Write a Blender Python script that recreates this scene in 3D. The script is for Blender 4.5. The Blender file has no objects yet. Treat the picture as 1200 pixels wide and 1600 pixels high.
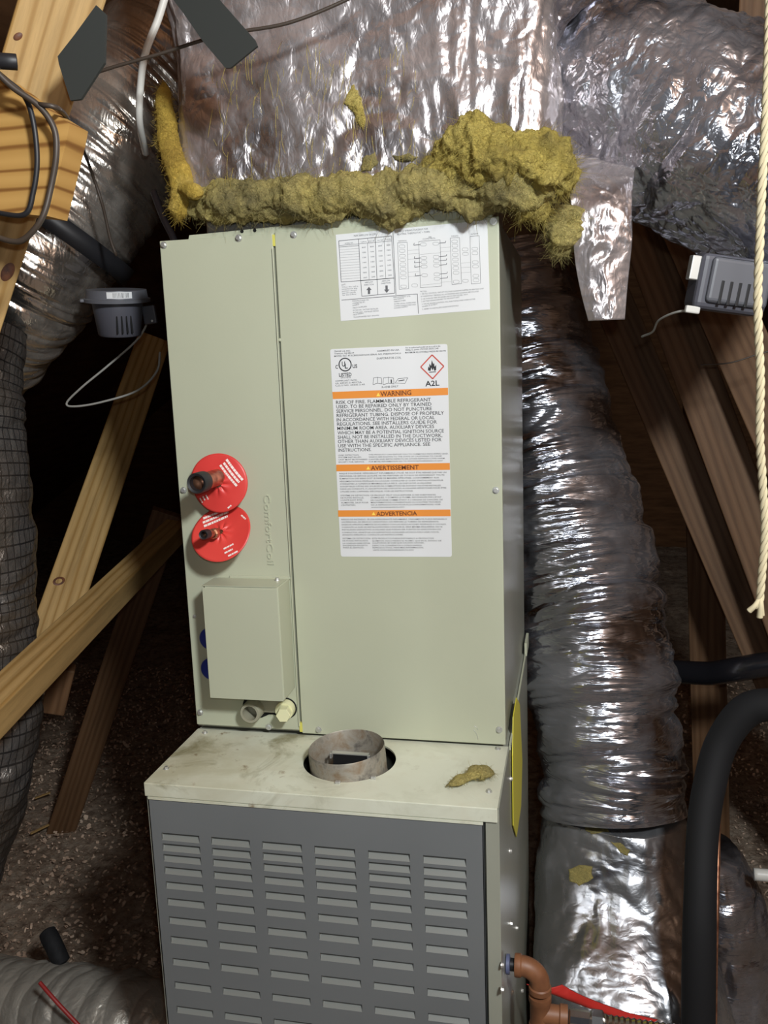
import bpy, bmesh, math, random
import numpy as np
from mathutils import Vector, Matrix, Euler

scene = bpy.context.scene
COL = scene.collection
PI = math.pi

# ------------------------------------------------------------------ camera, light, exposure
CAM = np.array([.6443, -1.3395, .6282]); ROT = (1.3958, .0361, .2123); FPX = 1375.9
cd = bpy.data.cameras.new('camera'); cam = bpy.data.objects.new('camera', cd); COL.objects.link(cam)
cam.location = CAM; cam.rotation_euler = ROT
cd.sensor_fit = 'VERTICAL'; cd.sensor_height = 36; cd.lens = 36*FPX/1600; cd.clip_start = .02
scene.camera = cam

world = bpy.data.worlds.new('attic_ambient'); scene.world = world; world.use_nodes = True
bg = world.node_tree.nodes['Background']; bg.inputs[0].default_value = (.62, .66, .85, 1); bg.inputs[1].default_value = .035

def point_light(name, loc, power, col, rad):
    l = bpy.data.lights.new(name, 'POINT'); l.energy = power; l.color = col; l.shadow_soft_size = rad
    o = bpy.data.objects.new(name, l); COL.objects.link(o); o.location = loc; return o
point_light('hanging_work_lamp', (1.24, -1.58, 1.36), 158, (.91, .97, .99), .10)
point_light('phone_flash', (.67, -1.36, .68), 9, (.93, .98, 1), .012)

vs = scene.view_settings
scene.display_settings.display_device = 'sRGB'
vs.view_transform = 'Standard'; vs.look = 'None'; vs.gamma = 1; vs.use_curve_mapping = False; vs.exposure = 0.12

# ------------------------------------------------------------------ calibration: photo pixel -> place at a known depth
RM = np.array(Euler(ROT, 'XYZ').to_matrix())
def ray(px, py): return RM @ np.array([(px-600)/FPX, (800-py)/FPX, -1.])
def at(px, py, Y): d = ray(px, py); return Vector(CAM + d*(Y-CAM[1])/d[1])
def atx(px, py, X): d = ray(px, py); return Vector(CAM + d*(X-CAM[0])/d[0])
def atz(px, py, Z): d = ray(px, py); return Vector(CAM + d*(Z-CAM[2])/d[2])

# ------------------------------------------------------------------ vector noise (numpy)
def _h(ix, iy, iz, s):
    n = (ix.astype(np.int64)*374761393 + iy.astype(np.int64)*668265263 + iz.astype(np.int64)*1274126177 + s*974634777) & 0xffffffff
    n = ((n ^ (n >> 13))*1274126177) & 0xffffffff
    n = ((n ^ (n >> 16))*2246822519) & 0xffffffff
    return ((n ^ (n >> 15)) & 0xffffff)/float(0xffffff)
def vnoise(p, s=0):
    i = np.floor(p); f = p-i; u = f*f*(3-2*f); i = i.astype(np.int64)
    x, y, z = i[..., 0], i[..., 1], i[..., 2]; a, b, c = u[..., 0], u[..., 1], u[..., 2]
    def L(p0, p1, t): return p0+(p1-p0)*t
    return L(L(L(_h(x,y,z,s), _h(x+1,y,z,s), a), L(_h(x,y+1,z,s), _h(x+1,y+1,z,s), a), b),
             L(L(_h(x,y,z+1,s), _h(x+1,y,z+1,s), a), L(_h(x,y+1,z+1,s), _h(x+1,y+1,z+1,s), a), b), c)
def fbm(p, o=4, s=0):
    r = 0; a = .5; t = 0
    for k in range(o): r = r+a*vnoise(p*2.03**k+k*7.3, s+k); t += a; a *= .5
    return r/t
def crease(p, o=3, s=0, g=.55):
    """sharp valley creases, 0..1, with domain warp: crumpled foil"""
    w = np.stack([vnoise(p*.7+11.3, s+91), vnoise(p*.7+5.1, s+92), vnoise(p*.7+2.9, s+93)], -1)-.5
    p = p+1.1*w; r = 0; a = 1; t = 0
    for k in range(o): r = r+a*np.abs(2*vnoise(p*1.9**k+k*3.7, s+k)-1); t += a; a *= g
    return r/t

# ------------------------------------------------------------------ mesh helpers
def tag(o, label=None, cat=None, group=None, kind=None):
    if label: o['label'] = label
    if cat: o['category'] = cat
    if group: o['group'] = group
    if kind: o['kind'] = kind
    return o
def link(name, me, m=None, parent=None):
    o = bpy.data.objects.new(name, me); COL.objects.link(o)
    if m is not None and me is not None and len(me.materials) == 0: me.materials.append(m)
    if parent is not None: o.parent = parent
    return o
def empty(name, loc=(0, 0, 0)):
    o = bpy.data.objects.new(name, None); COL.objects.link(o); o.location = loc; o.empty_display_size = .05; return o
def mesh(name, V, F, smooth=False):
    me = bpy.data.meshes.new(name); me.from_pydata([tuple(v) for v in V], [], [tuple(f) for f in F]); me.update()
    if smooth: me.polygons.foreach_set('use_smooth', [True]*len(me.polygons))
    return me
def add(name, V, F, m, parent=None, smooth=False): return link(name, mesh(name, V, F, smooth), m, parent)
def from_bm(name, bm, m, parent=None, smooth=False):
    me = bpy.data.meshes.new(name); bmesh.ops.recalc_face_normals(bm, faces=bm.faces[:]); bm.to_mesh(me); bm.free()
    if smooth: me.polygons.foreach_set('use_smooth', [True]*len(me.polygons))
    return link(name, me, m, parent)
def bm_box(bm, x0, x1, y0, y1, z0, z1, bev=0, seg=2):
    r = bmesh.ops.create_cube(bm, size=1)
    bmesh.ops.scale(bm, vec=(x1-x0, y1-y0, z1-z0), verts=r['verts'])
    bmesh.ops.translate(bm, vec=((x0+x1)/2, (y0+y1)/2, (z0+z1)/2), verts=r['verts'])
    if bev:
        es = list({e for v in r['verts'] for e in v.link_edges})
        bmesh.ops.bevel(bm, geom=es, offset=bev, segments=seg, affect='EDGES', profile=.5)
def box(name, x0, x1, y0, y1, z0, z1, m, parent=None, bev=0, seg=2):
    bm = bmesh.new(); bm_box(bm, x0, x1, y0, y1, z0, z1, bev, seg); return from_bm(name, bm, m, parent)
def grid_mesh(name, P, closed_v=False, uv=True, cap=False):
    """P[nu,nv,3] -> smooth quad grid; closed_v joins the last column to the first"""
    nu, nv = P.shape[:2]; idx = np.arange(nu*nv).reshape(nu, nv)
    j1 = np.r_[np.arange(1, nv), 0] if closed_v else np.arange(1, nv); j0 = np.arange(len(j1))
    Q = np.stack([idx[:-1][:, j0], idx[:-1][:, j1], idx[1:][:, j1], idx[1:][:, j0]], -1).reshape(-1, 4)
    me = bpy.data.meshes.new(name)
    ncap = 2 if cap and closed_v else 0
    me.vertices.add(nu*nv); me.vertices.foreach_set('co', P.astype(np.float32).ravel())
    loops = Q.ravel(); starts = np.arange(len(Q))*4; tot = np.full(len(Q), 4)
    if ncap:
        loops = np.r_[loops, idx[0][::-1], idx[-1]]; starts = np.r_[starts, len(Q)*4, len(Q)*4+nv]; tot = np.r_[tot, nv, nv]
    me.loops.add(len(loops)); me.loops.foreach_set('vertex_index', loops.astype(np.int32))
    me.polygons.add(len(starts)); me.polygons.foreach_set('loop_start', starts.astype(np.int32)); me.polygons.foreach_set('loop_total', tot.astype(np.int32))
    me.polygons.foreach_set('use_smooth', [True]*len(starts))
    if uv:
        l = me.uv_layers.new(name='UVMap'); u = np.repeat(np.arange(nu)/(nu-1), nv); v = np.tile(np.arange(nv)/(nv-(0 if closed_v else 1)), nu)
        l.data.foreach_set('uv', np.stack([u[loops], v[loops]], -1).astype(np.float32).ravel())
    me.update(calc_edges=True); me.validate(); return me
def spline(pts, n):
    """Catmull-Rom through pts, resampled to n points of even length"""
    P = np.array([list(p) for p in pts], float)
    if len(P) == 2: return P[0]+(P[1]-P[0])*np.linspace(0, 1, n)[:, None]
    P = np.vstack([2*P[0]-P[1], P, 2*P[-1]-P[-2]]); out = []
    for i in range(1, len(P)-2):
        t = np.linspace(0, 1, 30, endpoint=False)[:, None]; a, b, c, d = P[i-1:i+3]
        out.append(.5*((2*b)+(c-a)*t+(2*a-5*b+4*c-d)*t*t+(3*b-a-3*c+d)*t**3))
    out = np.vstack(out+[P[-2][None]]); s = np.r_[0, np.cumsum(np.linalg.norm(np.diff(out, axis=0), axis=1))]
    q = np.linspace(0, s[-1], n); return np.stack([np.interp(q, s, out[:, k]) for k in range(out.shape[1])], 1)
def frames(C, up=(0, 0, 1)):
    T = np.gradient(C, axis=0); T /= np.linalg.norm(T, axis=1)[:, None]+1e-12
    n = np.cross(T[0], up)
    if np.linalg.norm(n) < 1e-3: n = np.cross(T[0], (1, 0, 0))
    N = []
    for t in T:
        n = n-t*np.dot(n, t); n = n/np.linalg.norm(n); N.append(n.copy())
    N = np.array(N); return T, N, np.cross(T, N)
def tube(name, pts, r, m, parent=None, n=60, k=12, cap=True):
    """pts of 3-vectors; r constant or list along pts"""
    if np.isscalar(r): C = spline(pts, n); R = np.full(n, r)
    else:
        Q = spline([list(p)+[q] for p, q in zip(pts, r)], n); C = Q[:, :3]; R = Q[:, 3]
    T, N, B = frames(C); a = np.arange(k)*2*PI/k
    P = C[:, None]+R[:, None, None]*(np.cos(a)[None, :, None]*N[:, None]+np.sin(a)[None, :, None]*B[:, None])
    return link(name, grid_mesh(name, P, True, cap=cap), m, parent)
def flex_duct(name, pts, radii, m, parent=None, n=420, k=200, pitch=.03, rib=.006, wr=.012, sc=(16, 5), seed=0, sag=.0, squash=None, iso=.004):
    Q = spline([list(p)+[q] for p, q in zip(pts, radii)], n); C = Q[:, :3]; R = Q[:, 3]
    T, N, B = frames(C); a = np.arange(k)*2*PI/k
    s = np.r_[0, np.cumsum(np.linalg.norm(np.diff(C, axis=0), axis=1))]
    S, A = np.meshgrid(s, a, indexing='ij')
    rr = float(np.mean(R))
    # wrinkles run round the duct: fine along the axis, long around it
    p = np.stack([S*sc[0]*3, np.cos(A)*rr*sc[1]*2, np.sin(A)*rr*sc[1]*2], -1)
    q = np.stack([S*9, np.cos(A)*rr*9, np.sin(A)*rr*9], -1)
    ph = S/pitch+1.2*fbm(q*.8, 2, seed+40)+.35*np.sin(A*2+seed)
    ribs = np.abs(np.sin(PI*ph))**.7
    amp = .35+1.0*fbm(q*.6, 2, seed+50)
    D = -rib*(1-ribs)*amp+wr*(crease(p, 3, seed)-.4)+.022*(fbm(q*.5, 3, seed+9)-.5)+iso*(crease(q*2.2, 3, seed+5)-.4)
    RR = R[:, None]+D
    e1, e2 = squash if squash else (1, 1)
    P = C[:, None]+RR[..., None]*(e1*np.cos(A)[..., None]*N[:, None]+e2*np.sin(A)[..., None]*B[:, None])
    return link(name, grid_mesh(name, P, True), m, parent)
def lathe(name, prof, m, parent=None, k=32, M=None, cap=True):
    """prof: list of (r, z) revolved about local z"""
    a = np.arange(k)*2*PI/k
    P = np.array([[(r*math.cos(t), r*math.sin(t), z) for t in a] for r, z in prof])
    if M is not None: P = P @ np.array(M.to_3x3()).T + np.array(M.translation)
    o = link(name, grid_mesh(name, P, True, cap=cap), m, parent); o.data.polygons.foreach_set('use_smooth', [False]*len(o.data.polygons))
    if k > 12:
        o.data.polygons.foreach_set('use_smooth', [True]*len(o.data.polygons)); o.data.set_sharp_from_angle(angle=math.radians(40))
    return o
def axis_matrix(p, d):
    """local z along d, at p"""
    q = Vector(d).normalized().to_track_quat('Z', 'Y'); M = q.to_matrix().to_4x4(); M.translation = Vector(p); return M
def prism(name, pts2, y0, y1, m, parent=None):
    """outline of points (x,z) extruded from y0 to y1"""
    n = len(pts2); V = [(x, y0, z) for x, z in pts2]+[(x, y1, z) for x, z in pts2]
    F = [list(range(n)), list(range(2*n-1, n-1, -1))]+[[i, i+n, (i+1) % n+n, (i+1) % n] for i in range(n)]
    bm = bmesh.new(); vs_ = [bm.verts.new(v) for v in V]
    for f in F: bm.faces.new([vs_[i] for i in f])
    return from_bm(name, bm, m, parent)
def beam(name, p0, p1, w, t, m, facing=None, parent=None):
    """a sawn board from p0 to p1; w is the width of the face looking toward `facing`"""
    p0, p1 = Vector(p0), Vector(p1); X = (p1-p0); L = X.length; X.normalize()
    f = Vector(facing if facing is not None else CAM)-(p0+p1)/2
    Z = (f-X*f.dot(X)).normalized(); Y = Z.cross(X)
    bm = bmesh.new(); bm_box(bm, 0, L, -w/2, w/2, -t/2, t/2, .003, 2)
    o = from_bm(name, bm, m, parent)
    M = Matrix((X, Y, Z)).transposed().to_4x4(); M.translation = p0; o.matrix_world = M
    return o

# ------------------------------------------------------------------ materials
def lin(c):
    return tuple(((v/255)/12.92 if v/255 <= .04045 else ((v/255+.055)/1.055)**2.4) for v in c)+(1,)
class Mat:
    def __init__(s, name, col=(128, 128, 128), rough=.5, metal=0, spec=.5):
        s.m = bpy.data.materials.new(name); s.m.use_nodes = True; s.t = s.m.node_tree; s.b = s.t.nodes['Principled BSDF']
        s.b.inputs['Base Color'].default_value = lin(col); s.b.inputs['Roughness'].default_value = rough
        s.b.inputs['Metallic'].default_value = metal; s.b.inputs['Specular IOR Level'].default_value = spec
    def n(s, t, **k):
        d = s.t.nodes.new(t)
        for a, v in k.items():
            if a in d.inputs.keys(): d.inputs[a].default_value = v
            else: setattr(d, a, v)
        return d
    def l(s, a, b): s.t.links.new(a, b)
    def coord(s, scale=(1, 1, 1), kind='Object'):
        c = s.n('ShaderNodeTexCoord'); mp = s.n('ShaderNodeMapping'); mp.inputs['Scale'].default_value = scale
        s.l(c.outputs[kind], mp.inputs[0]); return mp.outputs[0]
    def noise(s, scale=10, detail=4, vec=None, rough=.5, dist=0):
        d = s.n('ShaderNodeTexNoise'); d.inputs['Scale'].default_value = scale; d.inputs['Detail'].default_value = detail
        d.inputs['Roughness'].default_value = rough; d.inputs['Distortion'].default_value = dist
        s.l(vec if vec is not None else s.coord(), d.inputs['Vector']); return d.outputs['Fac']
    def ramp(s, fac, stops, interp='LINEAR'):
        d = s.n('ShaderNodeValToRGB'); e = d.color_ramp.elements; d.color_ramp.interpolation = interp
        while len(e) < len(stops): e.new(.5)
        for x, (p, c) in zip(e, stops): x.position = p; x.color = c if len(c) == 4 else lin(c)
        s.l(fac, d.inputs[0]); return d.outputs[0]
    def mix(s, fac, a, b, mode='MIX'):
        d = s.n('ShaderNodeMix', data_type='RGBA', blend_type=mode)
        for v, i in ((fac, 0), (a, 6), (b, 7)):
            if hasattr(v, 'links'): s.l(v, d.inputs[i])
            else: d.inputs[i].default_value = v
        return d.outputs[2]
    def bump(s, h, strength=.3, dist=.01):
        d = s.n('ShaderNodeBump'); d.inputs['Strength'].default_value = strength; d.inputs['Distance'].default_value = dist
        s.l(h, d.inputs['Height']); s.l(d.outputs[0], s.b.inputs['Normal']); return s
    def col(s, o): s.l(o, s.b.inputs['Base Color']); return s
    def rgh(s, o): s.l(o, s.b.inputs['Roughness']); return s
M = {}
def plain(name, col, rough=.5, metal=0, spec=.5): M[name] = Mat(name, col, rough, metal, spec).m; return M[name]

def paint(name, c, d=8, rough=.42, stains=0):
    a = Mat(name, c, rough); f = a.noise(4, 5); lo = tuple(max(0, v-d) for v in c); hi = tuple(min(255, v+d//2) for v in c)
    o = a.ramp(f, [(.3, lo), (.7, hi)])
    if stains:
        n1 = a.noise(9, 8, dist=.6, rough=.65); m1 = a.ramp(n1, [(.52, (0, 0, 0)), (.68, (255, 255, 255))])
        sx = a.n('ShaderNodeSeparateXYZ'); a.l(a.coord(), sx.inputs[0]); lf = a.n('ShaderNodeMapRange'); a.l(sx.outputs[0], lf.inputs[0]); lf.inputs[1].default_value = .36; lf.inputs[2].default_value = .10; lf.inputs[3].default_value = .22; lf.inputs[4].default_value = 1
        def lim(mk):
            q = a.n('ShaderNodeMath', operation='MULTIPLY'); a.l(mk, q.inputs[0]); a.l(lf.outputs[0], q.inputs[1]); return q.outputs[0]
        n0 = a.noise(5, 6, None, .6, .4); o = a.mix(lim(a.ramp(n0, [(.40, (0, 0, 0)), (.62, (200, 200, 200))])), o, lin((160, 150, 112)))
        m1 = lim(m1); o = a.mix(m1, o, lin((128, 122, 88)))
        n2 = a.noise(28, 8, rough=.7); m2 = a.ramp(n2, [(.60, (0, 0, 0)), (.70, (255, 255, 255))])
        m2 = lim(m2); o = a.mix(m2, o, lin((120, 94, 58)))
        n3 = a.noise(15, 5, rough=.6); m3 = a.ramp(n3, [(.56, (0, 0, 0)), (.72, (255, 255, 255))])
        o = a.mix(m3, o, lin((206, 204, 184)))
    a.col(o); a.bump(a.noise(350, 2), .04, .002); M[name] = a.m
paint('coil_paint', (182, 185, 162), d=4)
paint('top_paint_lit', (214, 216, 198), stains=1)  # real stains over a base lightened for lamplight falling on the top
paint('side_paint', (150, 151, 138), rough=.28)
paint('door_paint', (112, 115, 116), d=5, rough=.4)
paint('door_paint_lit', (122, 124, 120), d=4, rough=.4)  # door paint made lighter: light on the upward-facing blades is in the colour
def foil(name, c, rough, bumps, dust=None, metal=1.0, rv=.12, stretch=(1, 1, 1), dustmax=.7):
    a = Mat(name, c, rough, metal)
    v = a.coord(); vs_ = a.coord(stretch)
    def crease_n(sc, dist, det=2):
        n = a.noise(sc, det, vs_, .5, dist); m1 = a.n('ShaderNodeMath', operation='SUBTRACT'); a.l(n, m1.inputs[0]); m1.inputs[1].default_value = .5
        m2 = a.n('ShaderNodeMath', operation='ABSOLUTE'); a.l(m1.outputs[0], m2.inputs[0]); return m2.outputs[0]
    c1 = crease_n(22, 1.0); c2 = crease_n(55, .8)
    mh = a.n('ShaderNodeMath', operation='MULTIPLY_ADD'); a.l(c2, mh.inputs[0]); mh.inputs[1].default_value = .45; a.l(c1, mh.inputs[2])
    a.bump(mh.outputs[0], bumps, .02)
    n2 = a.noise(9, 4, v, .55, .6)
    mr = a.n('ShaderNodeMapRange'); a.l(n2, mr.inputs[0]); mr.inputs[1].default_value = .3; mr.inputs[2].default_value = .7; mr.inputs[3].default_value = max(.06, rough-rv); mr.inputs[4].default_value = rough+rv; a.rgh(mr.outputs[0])
    if dust:
        f = a.ramp(a.noise(5, 6, v, .6), [(.40, (0, 0, 0)), (.75, lin((255, 255, 255))[:3]+(1,))])
        mm0 = a.n('ShaderNodeMath', operation='MULTIPLY'); a.l(f, mm0.inputs[0]); mm0.inputs[1].default_value = dustmax
        a.col(a.mix(mm0.outputs[0], lin(c), lin(dust)))
        mm = a.n('ShaderNodeMapRange'); a.l(mm0.outputs[0], mm.inputs[0]); mm.inputs[3].default_value = metal; mm.inputs[4].default_value = .2; a.l(mm.outputs[0], a.b.inputs['Metallic'])
    M[name] = a.m; return a
foil('plenum_foil', (204, 196, 197), .28, .19, (168, 158, 156), .95, .10, (1.5, 1, .8), .75)
foil('duct_foil', (182, 183, 192), .19, .26, (112, 110, 106), 1.0, .07, (.30, .30, 2.2), .4)
foil('boot_foil', (172, 172, 177), .27, .12, (118, 116, 108), .98, .06, (.6, .6, 1), .45)
foil('return_foil', (186, 186, 194), .22, .42, (92, 90, 90), .98, .08, (.8, .8, .8), .4)
foil('dusty_foil', (176, 170, 160), .42, .2, (170, 162, 150), .6, .10, (1, 1, 1), .8)
foil('left_foil', (200, 192, 184), .24, .14, (130, 118, 98), .95, .10, (1.5, 1.5, .7), .6)
# scrim-reinforced grey duct jacket: grid of threads in the skin
a = Mat('scrim_foil', (120, 118, 116), .33, .6); uvv = a.coord((70, 52, 1), 'UV')
br = a.n('ShaderNodeTexBrick', offset=0.0); br.inputs['Scale'].default_value = 1; br.inputs['Mortar Size'].default_value = .07; br.inputs['Brick Width'].default_value = 1; br.inputs['Row Height'].default_value = 1
br.inputs['Color1'].default_value = lin((118, 114, 110)); br.inputs['Color2'].default_value = lin((112, 108, 106)); br.inputs['Mortar'].default_value = lin((60, 58, 58))
a.l(uvv, br.inputs['Vector']); dirt = a.ramp(a.noise(6, 5), [(.42, (0, 0, 0)), (.75, (255, 255, 255))]); a.col(a.mix(dirt, br.outputs['Color'], lin((92, 78, 62))))
a.bump(a.noise(45, 5, None, .6, .6), .5, .012); M['scrim_foil'] = a.m

def fiber(name, c1, c2, c3):
    a = Mat(name, c1, .95, 0, .1); v = a.coord()
    o = a.ramp(a.noise(14, 6, v, .6), [(.30, c3), (.5, c1), (.72, c2)])
    a.col(o); n1 = a.noise(180, 5, v, .7, 1.5); a.bump(n1, .9, .01)
    a.b.inputs['Subsurface Weight'].default_value = .0
    M[name] = a.m
fiber('fiberglass', (192, 172, 92), (214, 196, 118), (138, 124, 74))
fiber('fiberglass_dirty', (178, 164, 106), (206, 188, 112), (126, 118, 84))
fiber('fiberglass_bright', (210, 178, 84), (222, 196, 112), (176, 146, 70))

def wood(name, light, dark, k=1.0):
    a = Mat(name, light, .62, 0, .3)
    oi = a.n('ShaderNodeObjectInfo'); v = a.coord((1.6, 22, 22)); off = a.n('ShaderNodeVectorMath', operation='ADD'); a.l(v, off.inputs[0]); a.l(oi.outputs['Location'], off.inputs[1])
    w = a.n('ShaderNodeTexWave', wave_type='BANDS', bands_direction='Y'); w.inputs['Scale'].default_value = .75*k; w.inputs['Distortion'].default_value = 7; w.inputs['Detail'].default_value = 3; w.inputs['Detail Scale'].default_value = .8
    a.l(off.outputs[0], w.inputs['Vector']); g = a.noise(3, 6, off.outputs[0], .7)
    o = a.ramp(w.outputs['Fac'], [(.0, dark), (.22, light), (1, tuple(min(255, x+10) for x in light))])
    o2 = a.mix(a.ramp(g, [(.45, (0, 0, 0)), (.9, (255, 255, 255))]), o, lin(tuple(int(x*.72) for x in light)))
    a.col(o2); a.bump(g, .15, .003); M[name] = a.m
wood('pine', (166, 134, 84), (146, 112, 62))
wood('pine_dimmed', (98, 70, 46), (90, 63, 41))  # same pine darkened: the weak light on distant timber is in the colour
a = Mat('knot', (84, 46, 30), .6); a.col(a.ramp(a.noise(90, 3), [(.3, (62, 34, 24)), (.7, (112, 66, 38))])); M['knot'] = a.m
a = Mat('cut_end_grain', (178, 128, 70), .7, 0, .2); v = a.coord((1, 1, 9)); w = a.n('ShaderNodeTexWave', wave_type='BANDS', bands_direction='Z'); w.inputs['Scale'].default_value = 1.6; w.inputs['Distortion'].default_value = 4.5; w.inputs['Detail'].default_value = 2.5; w.inputs['Detail Scale'].default_value = 1.4
a.l(v, w.inputs['Vector']); a.col(a.ramp(w.outputs['Fac'], [(0, (120, 80, 38)), (.16, (168, 128, 70)), (1, (180, 140, 80))])); M['plank'] = a.m
a = Mat('blown_insulation', (122, 96, 76), .95, 0, .1); v = a.coord()
a.col(a.ramp(a.noise(24, 8, v, .75), [(.3, (104, 82, 68)), (.48, (196, 170, 148)), (.72, (240, 222, 200))])); a.bump(a.noise(38, 7, v, .75, .8), 1, .06); M['blown_insulation'] = a.m
a = Mat('insulation_flake', (200, 172, 148), .95, 0, .1); a.col(a.ramp(a.noise(11, 5), [(.3, (150, 124, 106)), (.55, (200, 174, 152)), (.8, (226, 206, 184))])); M['insulation_flake'] = a.m
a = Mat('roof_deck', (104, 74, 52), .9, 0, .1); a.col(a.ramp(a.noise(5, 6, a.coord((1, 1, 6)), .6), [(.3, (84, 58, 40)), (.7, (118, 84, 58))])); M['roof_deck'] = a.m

a = Mat('roof_deck_lit', (150, 108, 78), .9, 0, .1); a.col(a.ramp(a.noise(5, 6, a.coord((1, 1, 6)), .6), [(.3, (108, 80, 60)), (.7, (140, 106, 80))])); M['roof_deck_lit'] = a.m  # lighter copy of the deck, lamplight on the right slope painted in
plain('galvanized', (206, 206, 202), .42, .75); plain('black_gap', (6, 6, 7), .9)
plain('black_rubber', (30, 30, 33), .5); plain('black_foam', (26, 26, 28), .75, 0, .3); plain('black_gloss', (24, 24, 28), .22)
plain('dark_strap', (50, 52, 50), .7, 0, .2); plain('grey_plastic', (78, 78, 86), .45); plain('grey_plastic_light', (94, 95, 101), .4)
plain('white_plastic', (206, 204, 198), .4); plain('grey_cable', (150, 148, 142), .5); plain('brown_cable', (62, 52, 44), .5)
plain('blue_plug', (30, 52, 150), .4); plain('cream_plastic', (222, 220, 178), .35); plain('drain_plastic', (150, 147, 128), .5)
plain('grommet', (88, 94, 124), .5); plain('gasket', (206, 200, 96), .8); plain('label_paper', (218, 219, 220), .5); plain('ink', (40, 40, 44), .6); plain('ink_soft', (96, 96, 100), .6)
plain('orange_ink', (226, 142, 58), .5); plain('brown_ink', (112, 58, 26), .6); plain('red_ink', (196, 84, 72), .6); plain('yellow_ink', (250, 214, 90), .6)
plain('white_ink', (240, 226, 220), .6); plain('red_strap', (188, 46, 40), .45); plain('red_cable', (150, 40, 38), .5); plain('yellow_paper', (214, 204, 60), .6)
plain('dark_metal', (46, 46, 48), .45, .6); plain('rope_strand', (168, 156, 128), .9, 0, .1); plain('chrome', (214, 212, 208), .22, 1)
a = Mat('red_card', (214, 62, 58), .4); a.col(a.ramp(a.noise(8, 3), [(.3, (204, 52, 52)), (.7, (224, 76, 66))])); M['red_card'] = a.m
a = Mat('copper', (186, 128, 98), .38, .85); a.col(a.ramp(a.noise(60, 5), [(.35, (140, 92, 72)), (.65, (206, 150, 118))])); M['copper'] = a.m
a = Mat('rusty_flue', (150, 140, 132), .55, .45); a.col(a.ramp(a.noise(32, 7, None, .65, .5), [(.30, (88, 84, 80)), (.50, (158, 152, 140)), (.64, (140, 124, 104)), (.78, (122, 90, 62))])); M['rusty_flue'] = a.m
a = Mat('primer_pipe', (156, 96, 58), .5); a.col(a.ramp(a.noise(40, 5), [(.3, (108, 68, 44)), (.7, (136, 90, 60))])); M['primer_pipe'] = a.m

# ------------------------------------------------------------------ lettering
_tc = {}
def text_mesh_data(s, bold=0.0):
    k = (s, bold)
    if k not in _tc:
        c = bpy.data.curves.new('lettering', 'FONT'); c.body = s; c.resolution_u = 2; c.offset = bold; c.fill_mode = 'BOTH'
        o = bpy.data.objects.new('lettering', c); me = bpy.data.meshes.new_from_object(o)
        V = np.zeros(len(me.vertices)*3); me.vertices.foreach_get('co', V); V = V.reshape(-1, 3); F = [tuple(p.vertices) for p in me.polygons]
        bpy.data.objects.remove(o); bpy.data.curves.remove(c); bpy.data.meshes.remove(me); _tc[k] = (V, F)
    return _tc[k]
class Ink:
    """collects flat print on the plane y=Y (points are (x,z))"""
    def __init__(s, Y): s.V = []; s.F = []; s.Y = Y
    def poly(s, pts):
        b = len(s.V); s.V += [(p[0], s.Y, p[1]) for p in pts]; s.F.append(tuple(range(b, b+len(pts))))
    def line(s, p, q, w):
        p, q = np.array(p), np.array(q); d = q-p; n = np.array([-d[1], d[0]])/(np.linalg.norm(d)+1e-9)*w/2; s.poly([p+n, q+n, q-n, p-n])
    def outline(s, pts, w, close=True):
        for i in range(len(pts)-(0 if close else 1)): s.line(pts[i], pts[(i+1) % len(pts)], w)
    def text(s, body, p, q, h, bold=0.012):
        """baseline from p to q, capital height h"""
        V, F = text_mesh_data(body, bold)
        if len(V) == 0: return
        p, q = np.array(p), np.array(q); d = q-p; L = np.linalg.norm(d); d = d/L; n = np.array([-d[1], d[0]])
        x0, x1 = V[:, 0].min(), V[:, 0].max(); b = len(s.V); caph = .69
        for v in V:
            t = p+d*(v[0]-x0)/(x1-x0)*L+n*v[1]/caph*h*.92; s.V.append((t[0], s.Y, t[1]))
        s.F += [tuple(b+i for i in f) for f in F]
    def build(s, name, m, parent):
        return add(name, s.V, s.F, m, parent)

# ================================================================== SETTING
W, H, D = .533, .82, .193
FLOOR = -.86
nx, ny = 260, 240
gx, gy = np.meshgrid(np.linspace(-5, 3.2, nx), np.linspace(-2.4, 6, ny), indexing='ij')
gp = np.stack([gx, gy, gx*0], -1)
gz = FLOOR-.03+.09*(fbm(gp*1.3, 4, 3)-.5)+.05*(fbm(gp*7, 4, 5)-.5)
near = np.exp(-((np.clip(np.abs(gx-.27)-.3, 0, 9))**2+(np.clip(np.abs(gy-.17)-.4, 0, 9))**2)/.02)
gz = gz*(1-near)+(FLOOR-.012)*near
fl = link('floor', grid_mesh('floor', np.stack([gx, gy, gz], -1)), M['blown_insulation']); tag(fl, 'brown blown-in loose insulation covering the attic floor', kind='structure')
def floor_z(x, y):
    i = int(np.clip((x+5)/8.2*(nx-1), 0, nx-1)); j = int(np.clip((y+2.4)/8.4*(ny-1), 0, ny-1)); return gz[i, j]
rnd = np.random.RandomState(7); V = []; F = []
for i in range(18000):
    if i % 4: x, y = rnd.uniform(-1.9, -.12), rnd.uniform(.15, 2.6)
    else: x, y = rnd.uniform(1.0, 2.2), rnd.uniform(.75, 2.8)
    sz = rnd.uniform(.0025, .0085); R_ = np.array(Euler((rnd.normal()*.6, rnd.normal()*.6, rnd.rand()*6.28)).to_matrix()); c = np.array([x, y, floor_z(x, y)+rnd.uniform(.0, .014)])
    q = np.array([(-1, -.5, 0), (0, -.6, .3), (1, -.4, 0), (.9, .5, .1), (0, .6, .35), (-1, .4, 0)])*sz*rnd.uniform(.6, 1.2, 3); q = q @ R_.T+c; b = len(V); V += [tuple(t) for t in q]; F += [(b, b+1, b+4, b+5), (b+1, b+2, b+3, b+4)]
o = add('insulation_flakes', V, F, M['insulation_flake']); tag(o, 'loose brown insulation flakes strewn over the attic floor', 'insulation', None, 'stuff')
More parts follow.
